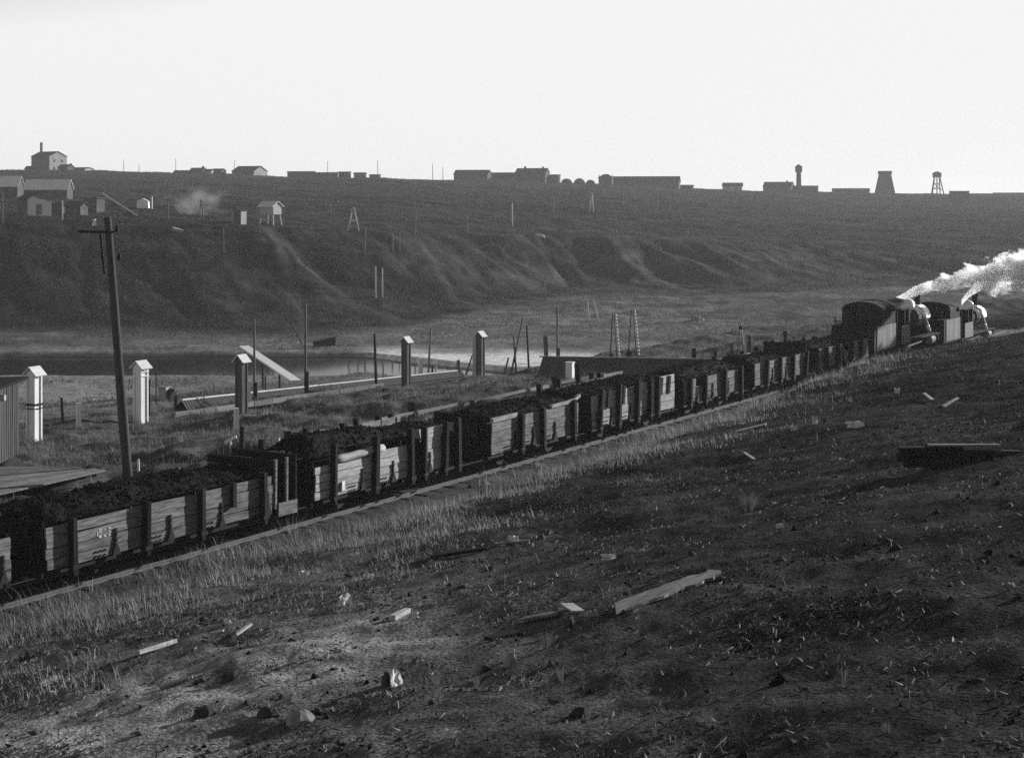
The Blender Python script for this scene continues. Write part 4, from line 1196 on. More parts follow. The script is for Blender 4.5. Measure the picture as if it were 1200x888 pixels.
post(327, 522, 513, 2.6, 'small white peg in front of the thick dark post', 'white', square=False, lo=60, hi=110)
post(265, 523, 515, 1.6, 'thin grey stick left of the gnarled post', 'post', square=False, lo=60, hi=110)
p, q = hit(264, 527, 60, 110), hit(277, 523, 60, 110)
mb = MB(0.01, 2); mb.beam(p + Vector((0, 0, 0.32)), q + Vector((0, 0, 0.42)), 0.06, 0.12); mb.beam(p.lerp(q, 0.45) - Vector((0, 0, .2)), p.lerp(q, 0.45) + Vector((0, 0, 0.36)), 0.08, 0.08)
tag(mb.build('white_rail', M['white']), 'short white rail beside the gnarled post', 'rail')
p = hit(293, 489, 70, 130)
mb = MB(0.02, 2); mb.box((0, 0, 0.06), (0.75, 0.5, 0.1)); o = mb.build('stone_slab', M['palestone']); o.location = p; tag(o, 'pale flat slab at the foot of the dark duct pillar', 'slab')

# two tall poles with boxed feet beyond the duct
def footed(px, py, top, w, wf, hf, label, lo=95, hi=175):
    p = hit(px, py, lo, hi); k = p.y / F
    r = thing('footed_pole', label, 'pole', p, 0, BP)
    mb = MB(); mb.cyl((0, 0, -0.3), (0, 0, (py - top) * k), w * k / 2, w * k * 0.42, 8, 3); mb.build('shaft', M['post'], r, True)
    mb = MB(0.01, 2); mb.beam((wf * k * 0.25, -0.05, -0.3), (wf * k * 0.25, -0.05, hf * k), wf * k * 0.8, wf * k * 0.8, (1, 0, 0)); mb.build('foot_post', M['post_dark'], r)
    mb = MB(); mb.box((0.02, -0.05, (py - top) * k * 0.97), (0.06, 0.35, 0.06)); mb.build('crossarm', M['post_dark'], r)
footed(298, 466, 374, 3, 6, 18, 'tall grey pole with a boxed foot, nearest the timber ramp')
footed(358, 459, 356, 3.2, 6, 24, 'tallest grey pole with a boxed foot, behind the middle of the duct')
footed(653, 424, 360, 3, 5, 16, 'grey pole with a boxed foot rising over the low shed roof', 100, 190)

# trestle of crossed legs with two white boards, right of the farthest pillar
p = hit(600, 438, 100, 170); k = p.y / F
ft = thing('trestle_frame', 'timber trestle of crossed legs with two white crossboards, right of the pillars', 'trestle', p, 0)
for (x0, z0, x1, z1, w, m) in ((-2, 0, 13, 66, 2.6, 'post'), (5, 4, 2, 44, 2.6, 'post'), (20, 4, 17, 60, 2.6, 'post_dark')):
    mb = MB(); mb.cyl((x0 * k, 0, z0 * k - 0.2), (x1 * k, 0, z1 * k), w * k / 2, w * k * .4, 7); mb.build('leg', M[m], ft, True)
mb = MB(0.01, 2)
mb.beam((5 * k, -0.15, 32 * k), (17.5 * k, -0.15, 33 * k), 0.05, 0.15); mb.build('crossboard', M['white'], ft)
mb = MB(0.01, 3); mb.beam((13 * k, -0.15, 57.5 * k), (18 * k, -0.15, 58.5 * k), 0.05, 0.12); mb.build('crossboard', M['white'], ft)
post(590, 436, 416, 2.4, 'dark stake leaning right at the left of the trestle', lean=6, square=False, lo=100, hi=175)
post(641, 433, 393, 3.6, 'grey square pole between the trestle and the low shed', 'post', lean=-2.5, square=True, lo=100, hi=170, name='bare_pole', cat='pole')

# insulator pylons beyond the low shed
def a_pylon(px, py, top, splay, label, lo=110, hi=230):
    p = hit(px, py, lo, hi); k = p.y / F; H = (py - top) * k
    r = thing('leaning_pylon', label, 'pylon', p, 0, 'twin pylons strung with insulators')
    for sx, m in ((-1, 'post_dark'), (1, 'post')):
        mb = MB(); mb.cyl((sx * splay * k / 2 - (1 if sx > 0 else 0) * 0.0, 0, -0.3), (0.0 + 0.06 * sx, 0, H), 1.7 * k / 2, 1.1 * k / 2, 7); mb.build('leg', M[m], r, True)
    mb = MB(); mb.beam((-splay * k / 2, 0, -0.3), (-splay * k / 2 + 0.12, 0, 0.17 * H), 0.26, 0.26, (1, 0, 0)); mb.build('foot_post', M['post_dark'], r)
    for i in range(13):
        f = 0.1 + 0.88 * i / 12
        x = (splay * k / 2) * (1 - f) + 0.06
        mb = MB(); mb.cyl((x + 0.09, -0.06, H * f - 0.07), (x + 0.09, -0.06, H * f + 0.07), 0.085, 0.05, 7); mb.build('insulator', M['white'], r)
a_pylon(719, 424, 368, 9, 'left one of the two insulator pylons rising over the low shed')
a_pylon(741, 424, 367, 11, 'right one of the two insulator pylons rising over the low shed')
p = hit(869, 418, 110, 210); k = p.y / F
r = thing('frame_pole', 'crooked two legged pole frame beyond the fifth wagon', 'pole frame', p)
for x0, x1, m in ((-6, -1, 'post'), (5, -1, 'post_pale')):
    mb = MB(); mb.cyl((x0 * k, 0, -.3), (x1 * k, 0, 40 * k), 1.8 * k / 2, 1.2 * k / 2, 7); mb.build('leg', M[m], r, True)
mb = MB(); mb.beam((-3 * k, 0, 34 * k), (1 * k, 0, 34 * k), 0.12, 0.2); mb.build('crossarm', M['post_dark'], r)

# timber ramp running down to the water and the small shed on the shore
a, b = at(347, 448, 128), at(286, 406, 139)
rm = thing('timber_ramp', 'inclined timber gangway over the river, lit along its top', 'ramp', a)
d = b - a
mb = MB(0.01, 3); mb.beam((0, 0, 0.1), d, 0.85, 0.14); mb.build('deck', M['white'], rm)
mb = MB(0.01, 4)
for f in (0.3, 0.62, 0.97):
    q = d * f; zb_ = gz(a.x + q.x, a.y + q.y) - a.z
    mb = MB(0.01, 4); mb.cyl((q.x, q.y, zb_ - 0.3), (q.x, q.y, q.z), 0.09, 0.08, 7); mb.build('leg', M['post_dark'], rm)
p = hit(190, 469, 100, 150); k = p.y / F
sd = thing('shore_shed', 'tiny pale shed with a dark door lean-to beyond the white collared pillar', 'shed', p, -0.15)
mb = MB(0.01, 2); mb.box((0, 0.5, 7 * k - 0.1), (9 * k, 1.0, 14 * k + 0.2)); mb.build('wall', M['plank_pale'], sd)
mb = MB(0.01, 3); mb.box((0, 0.5, 14.6 * k), (10 * k, 1.2, 0.1)); mb.build('roof', M['plank'], sd)
mb = MB(0.01, 4); mb.box((7 * k, 0.6, 6 * k - .1), (4.6 * k, 0.8, 12 * k + .2)); mb.build('lean_to', M['plank_dark'], sd)

p = hit(380, 405, 192, 225); k = p.y / F
bt = thing('rowing_boat', 'dark wooden boat hauled up on the far river shore', 'boat', p, 0.12)
L = 26 * k; st_ = []
vs, fs = [], []
for i, f in enumerate(np.linspace(0, 1, 9)):
    hw = 0.62 * math.sin(min(f * 1.35, 1) * math.pi / 2) * (1 - 0.15 * f); sh_ = 0.5 + 0.55 * f
    x = -L / 2 + f * L
    vs += [(x, -hw, sh_), (x, -hw * 0.55, 0.08), (x, 0, 0.0), (x, hw * 0.55, 0.08), (x, hw, sh_)]
for i in range(8):
    for j in range(4): a = i * 5 + j; fs.append((a, a + 5, a + 6, a + 1))
fs.append((40, 41, 42, 43, 44))
h_ = link_mesh('hull', vs, fs, M['plank_dark'], bt)
mod = h_.modifiers.new('thick', 'SOLIDIFY'); mod.thickness = 0.05
mb = MB()
for i in range(8):
    mb.beam(vs[i * 5], vs[i * 5 + 5], 0.07, 0.07); mb.beam(vs[i * 5 + 4], vs[i * 5 + 9], 0.07, 0.07)
mb.build('gunwale', M['post'], bt)
mb = MB(); mb.box((0.2, 0, 0.6), (0.25, 1.0, 0.04)); mb.box((1.0, 0, 0.75), (0.25, 1.0, 0.04)); mb.build('thwart', M['plank_dark'], bt)
p = hit(344, 404, 190, 230); k = p.y / F
r = thing('leaning_trestle', 'leaning two legged frame on the far shore left of the boat', 'frame', p)
for x0, x1, m in ((-4, 2, 'post'), (12, 0, 'post_dark')):
    mb = MB(); mb.cyl((x0 * k, 0, -.3), (x1 * k, 0, 20 * k), 0.09, 0.07, 7); mb.build('leg', M[m], r, True)

# ------------------------------------------------------------------ poles over the far hillside
single_pole(427, 297, 267, 2.2, 'pole below and right of the pale A-frame on the far hillside', lean=1.2)
single_pole(460, 296, 272, 2.4, 'first pole of the forked pair at the head of the gully, with a short arm')
single_pole(468, 294, 272, 1.8, 'second thinner pole of the pair at the head of the gully')
single_pole(486, 278, 247, 2.2, 'hillside pole just above the forked pair', lean=1)
single_pole(547, 276, 249, 2.0, 'hillside pole above the pale spur in the middle of the bank')
single_pole(600, 265, 238, 2.2, 'hillside pole straight above the trestle frame', 'post_pale')
single_pole(648, 254, 229, 2.0, 'hillside pole left of the narrow A-frame, below the brick workshop')
single_pole(730, 245, 218, 2.0, 'plain pole in front of the domed corner of the long hall')
single_pole(770, 245, 223, 1.8, 'plain pole in front of the right half of the long hall')
single_pole(805, 241, 224, 1.6, 'short pole below the right end of the long hall', lean=1)
single_pole(889, 256, 231, 1.8, 'leaning pole below the barn by the water tower', lean=-3)
single_pole(965, 260, 247, 1.4, 'short stump pole below the water tower, farther right')
single_pole(1053, 267, 240, 1.6, 'grey pole on the slope below the broad headframe')
single_pole(1131, 266, 246, 1.4, 'faint slanting pole below the block at the right skyline', lean=-4)
single_pole(262, 296, 266, 1.4, 'thin pole on the bank below the white outhouse')
single_pole(440, 349, 312, 2.0, 'left pole of the pair standing low on the far bank', 'post_pale')
single_pole(448, 349, 314, 2.0, 'right pole of the pair standing low on the far bank', 'post_pale')
single_pole(351, 372, 346, 1.4, 'thin pole at the foot of the far bank, over the tallest near pole')
single_pole(73, 258, 235, 2.0, 'pale gate post right of the small gabled hut', 'post_pale', group='poles in the hamlet')
single_pole(3, 262, 226, 2.0, 'post at the left edge in front of the hamlet', group='poles in the hamlet')
single_pole(178, 245, 230, 2.2, 'white smoke-side post in the hamlet', 'white', group='poles in the hamlet')
single_pole(197, 258, 238, 1.8, 'dark post with a pale foot near the smoke', group='poles in the hamlet')

def a_frame(px, py, top, splay, label, m='post_pale', bar=True, lo=180, hi=900, w=1.8, lean=0, group='small A-frame pylons on the far bank'):
    p = hit(px, py, lo, hi); k = p.y / F; H = (py - top) * k
    r = thing('frame_pylon', label, 'pylon', p, 0, group)
    for sx in (-1, 1):
        mb = MB(); mb.cyl((sx * splay * k / 2, 0, -0.4), (sx * 0.1 + lean * k, 0, H), max(w * k / 2, .07), max(w * k * .4, .06), 6); mb.build('leg', M[m], r, True)
    if bar:
        mb = MB(); mb.beam((-splay * k * 0.28, -0.1, H * 0.45), (splay * k * 0.28, -0.1, H * 0.45), 0.1, 0.22); mb.build('crossbar', M['white'], r)
a_frame(414, 271, 243, 14, 'pale A-frame pylon with a white bar on the rim of the far bank', w=2.2)
a_frame(386, 254, 240, 5, 'small grey tripod left of the pale A-frame', 'post', False)
a_frame(693, 249, 226, 5, 'narrow A-frame with a white bar on the slope below the long hall')
a_frame(637, 353, 329, 4.5, 'narrow pale A-frame low on the far bank', 'post', False)
a_frame(236, 265, 235, 6, 'tripod pole at the right of the smoke', 'post', False)
for px, py, top, lean, lab in ((690, 374, 353, -1.5, 'left pole of the leaning pair on the meadow'), (702, 376, 350, -7, 'right leaning pole of the pair on the meadow')):
    single_pole(px, py, top, 1.9, lab, 'post_pale', lean=lean)

# ------------------------------------------------------------------ buildings on the plateau
def house(pl, pr, py, top, Y, label, rot=-25, depth=7.0, roof=0.4, wall='wall_far', rmat='roof_far', gable=None, win=0, chim=(), door=False, name='house', cat='house', over=0.3, hip=False, flat=False, group=None):
    """pl, pr: left and right ends in the photograph; py: foot, top: ridge; Y: distance"""
    if Y is None: Y = hit((pl + pr) / 2, py, 240, 690).y
    k = Y / F
    th = math.radians(rot)
    Wd = (pr - pl) * k
    D = min(depth, Wd * 0.9)
    L = max((Wd - D * abs(math.sin(th))) / math.cos(th), 1.5)
    c = at((pl + pr) / 2, py, Y)
    zg = min(gz(c.x, c.y), c.z)
    H = EYE - (top - HOR) * k - c.z
    base = c.z - zg + 0.6
    hr = H * roof; hw = H - hr
    root = thing(name, label, cat, (c.x, c.y, c.z), th, group)
    mb = MB(0.02, int(pl))
    mb.box((0, 0, (hw - base) / 2), (L, D, hw + base))
    wl = mb.build('wall', M[wall], root)
    if not flat:
        g = MB()
        for ex in (-1, 1):
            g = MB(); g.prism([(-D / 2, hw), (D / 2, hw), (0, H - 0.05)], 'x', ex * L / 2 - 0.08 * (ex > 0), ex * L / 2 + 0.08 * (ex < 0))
            g.build('gable', M[gable or wall] if ex > 0 else M[wall], root)  # sun-side end takes a lighter copy, painting its sunlight
        rf = MB(0.02, int(pr)); inset = D * 0.35 if hip else -over
        e = 0.12
        for sy in (-1, 1):
            a0 = (-L / 2 - over, sy * (D / 2 + over), hw - 0.15); a1 = (L / 2 + over, sy * (D / 2 + over), hw - 0.15)
            b0 = (-L / 2 + inset, 0, H); b1 = (L / 2 - inset, 0, H)
            vs = [a0, a1, b1, b0] + [(x, y, z + e) for x, y, z in (a0, a1, b1, b0)]
            rf.add(vs, [(0, 1, 2, 3), (7, 6, 5, 4), (0, 4, 5, 1), (1, 5, 6, 2), (2, 6, 7, 3), (3, 7, 4, 0)])
        rf.build('roof', M[rmat], root)
    else:
        rf = MB(0.02, int(pr)); rf.box((0, 0, hw + 0.1), (L + 2 * over, D + 2 * over, 0.22)); rf.build('roof', M[rmat], root)
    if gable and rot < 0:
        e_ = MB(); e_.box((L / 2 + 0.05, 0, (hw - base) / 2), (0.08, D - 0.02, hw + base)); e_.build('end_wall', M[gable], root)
    rows = 2 if win > 10 else 1
    nw = win % 10
    for rr in range(rows):
        for i in range(nw):
            x = -L / 2 + (i + 0.7) * L / (nw + 0.4); z = hw * ((0.5 if rows == 1 else 0.28 + 0.44 * rr))
            w_ = MB(); w_.box((x, -D / 2 - 0.03, z), (min(1.1, L / nw * 0.45), 0.06, min(1.3, hw / rows * 0.5))); w_.build('window', M['window'], root)
    if gable and win:
        for rr in range(rows):
            for y in ((-D * 0.22, D * 0.22) if D > 3 else (0,)):
                w_ = MB(); w_.box((L / 2 + 0.12, y, hw * (0.5 if rows == 1 else 0.28 + 0.44 * rr)), (0.06, 0.9, min(1.2, hw / rows * 0.45))); w_.build('window', M['window'], root)
    if door:
        d_ = MB(); d_.box((L / 2 + 0.12, 0, 0.9), (0.07, 0.9, 1.9)); d_.build('door', M['window'], root)
    for x, hh in chim:
        c_ = MB(); c_.box((x * L / 2, 0.3, H + hh / 2 - 0.5), (0.8, 0.8, hh + 1.0)); c_.build('chimney', M['wall_far'], root)
    return root
EB = 'low dark boxes along the skyline'
house(37, 78, 203, 178, 705, 'big two storey house with a lit gable and a chimney on the left skyline', -35, 9.5, 0.22, gable='wall_lit', win=14, chim=((-0.93, 4.2),))
house(30, 39, 204, 195, 700, 'low dark annex left of the big house', -20, 3, 0.3)
house(69, 86, 202, 193, 692, 'low dark annex against the lit gable of the big house', -20, 5, 0.35, wall='wall_far', chim=((0.9, .5),))
house(85, 109, 202, 196.5, 700, 'long low shed with a pale end right of the big house', -25, 6, 0.35, gable='wall_lit')
house(204, 223, 208, 200, 712, 'low shed at the left of the dark hamlet row on the skyline', -10, 4, 0.3)
house(223, 242, 207, 197, 714, 'dark house with a chimney in the skyline row', -15, 5, 0.35, chim=((0.7, .8),))
house(241, 250, 207, 198.5, 710, 'small pale fronted house in the skyline row', -10, 3, 0.25, wall='wall_lit')
house(249, 264, 207, 198, 715, 'dark shed at the right of the skyline row', -15, 5, 0.3)
house(272, 313, 209, 195, 718, 'dark barn with a lit right gable on the skyline', -32, 9, 0.42, gable='wall_lit')
for i, (a_, b_, t_, lab) in enumerate(((337, 369, 199.5, 'longest low dark box of the skyline row'), (367, 396, 201, 'second low dark box of the skyline row'), (397, 411, 200, 'third and squarest low dark box of the skyline row'), (415, 429, 202.5, 'fourth low dark box of the skyline row, set apart'), (433, 446, 204, 'fifth and lowest dark box of the skyline row'))):
    house(a_, b_, 209, t_, 722, lab, -6, 3, 0.2, name='skyline_hut', cat='hut', flat=(i != 3), group=EB)
house(532, 576, 211, 199.5, 742, 'dark hall with a wide roof left of the brick workshop', -12, 9, 0.45, win=5)
house(574, 610, 212, 202.5, 752, 'low sloping wing between the dark hall and the brick workshop', -8, 8, 0.5, win=4, rmat='roof_far')
house(604, 644, 213, 197.5, 752, 'brick workshop with a row of windows and a dark roof', -14, 9, 0.32, wall='wall_far', win=6, chim=((-0.5, 1.0), (0.7, .8)))
house(641, 657, 214, 203, 756, 'flat annex right of the brick workshop', -10, 6, 0.2, flat=True, win=2)
house(701, 719, 219, 204.5, 780, 'square turret with a low dome roof at the end of the long hall', -10, 6, 0.25, hip=True, name='turret', cat='turret')
house(717, 798, 222, 207, 790, 'long hall with a broad grey roof in the middle of the skyline', -10, 12, 0.45, rmat='roof_far', win=8)
house(795, 813, 222, 217, 795, 'tiny low shed right of the long hall', -10, 4, 0.3)
house(846, 871, 225, 214.5, 825, 'small pale fronted house alone on the skyline', -12, 6, 0.35, win=2, wall='wall_lit', rmat='roof_far')
house(893, 932, 228, 213.5, 850, 'broad gabled barn left of the water tower', -18, 12, 0.4, win=3, chim=((0.6, .8),))
house(929, 960, 228, 216.5, 852, 'square flat block under the water tower', -12, 8, 0.15, flat=True)
house(975, 1019, 229, 221, 880, 'long low dark shed between the water tower and the broad headframe', -8, 8, 0.3)
house(1047, 1062, 231, 226, 905, 'low hut right of the broad headframe', -8, 5, 0.3, flat=True)
house(1112, 1136, 241, 221.5, 760, 'dark block house at the right end of the skyline', -10, 7, 0.15, flat=True)
house(1136, 1166, 236, 227, 900, 'low shed right of the dark block house', -8, 6, 0.3)
house(1164, 1215, 234, 226, 930, 'last low shed at the right edge of the skyline', -8, 8, 0.3)
for i, (px, py, w, h) in enumerate(((664, 213, 13, 4), (679, 214, 14, 5), (692, 215, 12, 4.5))):
    k = 765 / F; p = at(px, py, 765)
    mb = MB(0.05, i); mb.dome((0, 0, -0.6), w * k / 2, 10, 4, h * k / (w * k / 2) * 1.3)
    o = mb.build('spoil_mound', M['roof_far'], None, False); o.location = p
    tag(o, ['small rounded spoil mound next to the flat annex', 'middle and largest of the three spoil mounds', 'spoil mound nearest the turret'][i], 'mound', 'spoil mounds on the skyline')

# water tower
k = 860 / F; p = at(936, 219, 860)
wt_ = thing('water_tower', 'slender water tower with a round tank on the skyline', 'water tower', p)
mb = MB(); mb.cyl((0, 0, 17 * k), (0, 0, 23.5 * k), 4.0 * k, 4.3 * k, 14); mb.build('tank', M['wall_far'], wt_)
mb = MB(); mb.cyl((0, 0, 23.5 * k), (0, 0, 26 * k), 4.4 * k, 1.2 * k, 14); mb.build('tank_roof', M['roof_far'], wt_)
for sx in (-1, 1):
    for sy in (-1, 1):
        mb = MB(); mb.beam((sx * 2.2 * k, sy * 2.2 * k, -2), (sx * 1.9 * k, sy * 1.9 * k, 17.2 * k), 0.35, 0.35, (1, 0, 0)); mb.build('leg', M['roof_far'], wt_)
mb = MB()
for f in (0.25, 0.5, 0.75):
    for sy in (-1, 1): mb.box((0, sy * 2 * k, 17 * k * f), (4.2 * k, 0.2, 0.25)); mb.box((sy * 2 * k, 0, 17 * k * f), (0.2, 4.2 * k, 0.25))
mb.build('bracing', M['roof_far'], wt_)
mb = MB(); mb.cyl((0, 0, -1), (0, 0, 17 * k), 0.7, 0.7, 8); mb.build('standpipe', M['roof_far'], wt_)

# headframes
k = 900 / F; p = at(1037, 227, 900)
hf = thing('boarded_headframe', 'broad boarded mine headframe tapering to a flat top', 'headframe', p, 0.3)
mb = MB(0.05, 2); b_, t_, h_ = 10.2 * k, 5.6 * k, 26.5 * k
vs = [(-b_, -b_ * .8, -2), (b_, -b_ * .8, -2), (b_, b_ * .8, -2), (-b_, b_ * .8, -2), (-t_, -t_ * .8, h_ * .86), (t_, -t_ * .8, h_ * .86), (t_, t_ * .8, h_ * .86), (-t_, t_ * .8, h_ * .86)]
mb.add(vs, [(3, 2, 1, 0), (4, 5, 6, 7), (0, 1, 5, 4), (1, 2, 6, 5), (2, 3, 7, 6), (3, 0, 4, 7)]); mb.build('tower', M['wall_far'], hf)
mb = MB(0.03, 3); mb.box((0, 0, h_ * .93), (t_ * 2.2, t_ * 1.9, h_ * .14)); mb.build('sheave_house', M['roof_far'], hf)
p = at(1098, 227, 905); k = 905 / F
hf = thing('open_headframe', 'open mine headframe with splayed legs and a boxed top', 'headframe', p)
for x0, x1, y0 in ((-6.5, -3, 2), (4.5, 3, 2), (-6.5, -3, -2), (8.5, 3, -2), (0, 0, 0)):
    mb = MB(); mb.beam((x0 * k, y0 * k, -2), (x1 * k, y0 * .5 * k, 19 * k), 0.5, 0.5, (1, 0, 0)); mb.build('leg', M['roof_far'], hf)
mb = MB()
for f in (0.3, 0.62): mb.box((0, 0, 19 * k * f), (10 * k * (1 - f * .4), 0.4, 0.4))
mb.beam((-5.5 * k, 0, 4 * k), (3.5 * k, 0, 12 * k), 0.3, 0.3); mb.beam((5.5 * k, 0, 4 * k), (-3.5 * k, 0, 12 * k), 0.3, 0.3); mb.build('bracing', M['roof_far'], hf)
mb = MB(0.03, 2); mb.box((0, 0, 21.5 * k), (9 * k, 6 * k, 5 * k)); mb.build('sheave_house', M['roof_far'], hf)
mb = MB(); mb.prism([(-5 * k, 24 * k), (5 * k, 24 * k), (0, 26 * k)], 'y', -3.2 * k, 3.2 * k); mb.build('roof', M['roof_far'], hf)

# thin masts on the skyline
for px, py, top, lean, lab in ((206, 203, 186, 0, 'thin mast at the left of the skyline row'), (273, 208, 188, 2, 'leaning mast by the left wall of the dark barn'), (384, 208, 189, 0, 'thin mast over the second low dark box'), (443, 210, 188, -0.5, 'thin mast over the lowest dark box'), (507, 211, 192, 0, 'thin mast on the bare skyline left of the dark hall'), (519, 211, 196, 0, 'fainter mast close to the dark hall'), (163, 203, 192, 0, 'short mast on the bare skyline right of the big house'), (145, 202, 187, 0, 'mast on the skyline midway between the big house and the dark row')):
    p = at(px, py, 735); k = 735 / F
    mb = MB(); mb.cyl((0, 0, -2), (lean * k, 0, (py - top) * k), 0.17, 0.1, 6)
    o = mb.build('mast', M['roof_far']); o.location = p; tag(o, lab, 'mast', 'thin masts on the skyline')

# the hamlet below the skyline on the left
def at_ground(px, py, lo=240, hi=690): return hit(px, py, lo, hi).y
house(-14, 25, 230, 207, None, 'hamlet house with a pale grey roof cut by the left edge', 5, 7, 0.5, rmat='roof_lit', win=3)
house(31, 83, 233, 211, None, 'long hamlet house with a pale grey roof and small windows', 5, 7.5, 0.5, rmat='roof_lit', win=4)
house(21, 59, 251, 226, None, 'small gabled hut with a lit end and a dark door', -42, 5.0, 0.3, gable='plank', door=True)
house(58, 80, 250, 236, None, 'low dark shed right of the gabled hut', -10, 4, 0.25, flat=True)
house(78, 101, 251, 237, None, 'low dark shed with a pale heap at its side', -10, 4, 0.3)
house(100, 121, 248, 229, None, 'dark square store at the head of the slanting track', -15, 5, 0.2, flat=True)
house(275, 288, 263, 245, None, 'pale narrow outhouse left of the hut on stilts', -30, 1.6, 0.12, gable='wall_lit', name='outhouse', cat='outhouse', flat=True)
p = hit(317, 263, 250, 420); k = p.y / F
hs = thing('stilt_hut', 'small pale hut raised on four stilts at the rim of the far bank', 'hut', p, -0.5)
w = 10.5 * k
mb = MB(0.02, 3); mb.box((0, 0, 16 * k), (w * 1.9, w * 1.5, 9 * k)); mb.build('wall', M['plank_pale'], hs)
mb = MB(0.01, 4); mb.beam((0, 0, 27 * k), (0, -w * 1.1, 20.5 * k), w * 2.2, 0.1); mb.beam((0, 0, 27 * k), (0, w * 1.1, 20.5 * k), w * 2.2, 0.1); mb.build('roof', M['roofpale'], hs)
for ex in (-1, 1):
    g = MB(); g.prism([(-w * .75, 20.5 * k), (w * .75, 20.5 * k), (0, 25.5 * k)], 'x', ex * w * .95 - .05, ex * w * .95 + .0); g.build('gable', M['plank_pale'], hs)
for sx in (-1, 1):
    for sy in (-1, 1):
        mb = MB(); mb.beam((sx * w * 1.0, sy * w * .8, -0.6), (sx * w * .8, sy * w * .6, 12 * k), 0.2, 0.2, (1, 0, 0)); mb.build('leg', M['plank_pale'], hs)
mb = MB(); mb.beam((-w, -w * .72, 4 * k), (w, -w * .72, 6 * k), 0.12, 0.2); mb.build('crossbar', M['plank_pale'], hs)
a, b = hit(161, 255, 240, 500), hit(120, 232, 240, 600) + Vector((0, 0, 1.0))
mb = MB(0.03, 2); mb.beam(b, a + Vector((0, 0, 0.3)), 0.5, 0.25)
o = mb.build('slanting_track', M['plank']); tag(o, 'slanting timber track running down from the dark square store', 'timber track')
p = hit(168, 244, 240, 500); mb = MB(0.1, 3); mb.box((0, 0, 0.7), (2.4, 1.6, 1.5)); mb.prism([(-1.3, 1.4), (1.3, 1.4), (0, 2.1)], 'y', -.8, .8)
o = mb.build('white_shack', M['white']); o.location = p; tag(o, 'tiny white shack left of the white post in the hamlet', 'shack')
p = hit(208, 271, 240, 500); mb = MB(0.1, 3); mb.box((0, 0, 0.2), (1.8, 1.2, 0.5))
o = mb.build('pale_boulder', M['palestone']); o.location = p; o.rotation_euler = (0.2, 0.3, 0.5); tag(o, 'pale flat boulder on the far bank below the dark hamlet post', 'boulder')
p = hit(90, 248, 240, 420); mb = MB(0.15, 3); mb.dome((0, 0, -0.1), 1.6, 9, 4, 0.7)
o = mb.build('pale_heap', M['palestone']); o.location = p; tag(o, 'low pale heap in front of the hamlet sheds', 'heap')
p = hit(628, 276, 250, 500); mb = MB(0.1, 3); mb.dome((0, 0, -0.6), 2.2, 9, 4, 0.4)
o = mb.build('pale_heap', M['palestone']); o.location = p; tag(o, 'pale patch of spoil on the rim of the far bank, mid hillside', 'heap')
p = hit(817, 375, 200, 330); mb = MB(0.15, 4); mb.dome((0, 0, -0.3), 1.1, 9, 4, 0.9)
o = mb.build('meadow_boulder', M['palestone']); o.location = p; tag(o, 'pale boulder alone on the meadow beyond the river', 'boulder')

# smoke over the hamlet
q = hit(222, 252, 240, 600)
mm = bpy.data.materials.new('smoke_vapour'); mm.use_nodes = True
nt = mm.node_tree; nt.nodes.clear(); ns, ln = nt.nodes, nt.links
out = ns.new("ShaderNodeOutputMaterial"); pv = ns.new("ShaderNodeVolumePrincipled"); ln.new(pv.outputs[0], out.inputs["Volume"])
pv.inputs["Color"].default_value = (0.9, 0.9, 0.9, 1)
tc = ns.new("ShaderNodeTexCoord"); vl = ns.new("ShaderNodeVectorMath"); vl.operation = 'LENGTH'
mp = ns.new("ShaderNodeMapping"); mp.inputs["Scale"].default_value = (1 / 9.0, 1 / 5.0, 1 / 5.5); ln.new(tc.outputs["Object"], mp.inputs[0]); ln.new(mp.outputs[0], vl.inputs[0])
nz = ns.new("ShaderNodeTexNoise"); nz.inputs["Scale"].default_value = 0.35; nz.inputs["Detail"].default_value = 5; ln.new(tc.outputs["Object"], nz.inputs["Vector"])
m1 = ns.new("ShaderNodeMath"); m1.operation = 'SUBTRACT'; m1.inputs[0].default_value = 0.6; ln.new(vl.outputs["Value"], m1.inputs[1])
m2 = ns.new("ShaderNodeMath"); m2.operation = 'ADD'; ln.new(m1.outputs[0], m2.inputs[0])
m3 = ns.new("ShaderNodeMath"); m3.operation = 'MULTIPLY_ADD'; m3.inputs[1].default_value = 2.4; m3.inputs[2].default_value = -1.2; ln.new(nz.outputs["Fac"], m3.inputs[0]); ln.new(m3.outputs[0], m2.inputs[1])
m4 = ns.new("ShaderNodeMath"); m4.operation = 'MULTIPLY'; m4.use_clamp = True; m4.inputs[1].default_value = 0.13; ln.new(m2.outputs[0], m4.inputs[0]); ln.new(m4.outputs[0], pv.inputs["Density"])
mb = MB(); n = 12
vs = [(9.2 * math.cos(e) * math.cos(2 * math.pi * i / n), 5.2 * math.cos(e) * math.sin(2 * math.pi * i / n), 5.7 * math.sin(e)) for e in np.linspace(-1.5, 1.5, 9) for i in range(n)]
fs = [(k_ * n + i, k_ * n + (i + 1) % n, (k_ + 1) * n + (i + 1) % n, (k_ + 1) * n + i) for k_ in range(8) for i in range(n)] + [tuple(range(n - 1, -1, -1)), tuple(range(8 * n, 9 * n))]
mb.add(vs, fs); o = mb.build('chimney_smoke', mm); o.location = q + Vector((1, 0, 2.6))
tag(o, 'thin grey smoke drifting over the hamlet', 'smoke', kind='stuff')

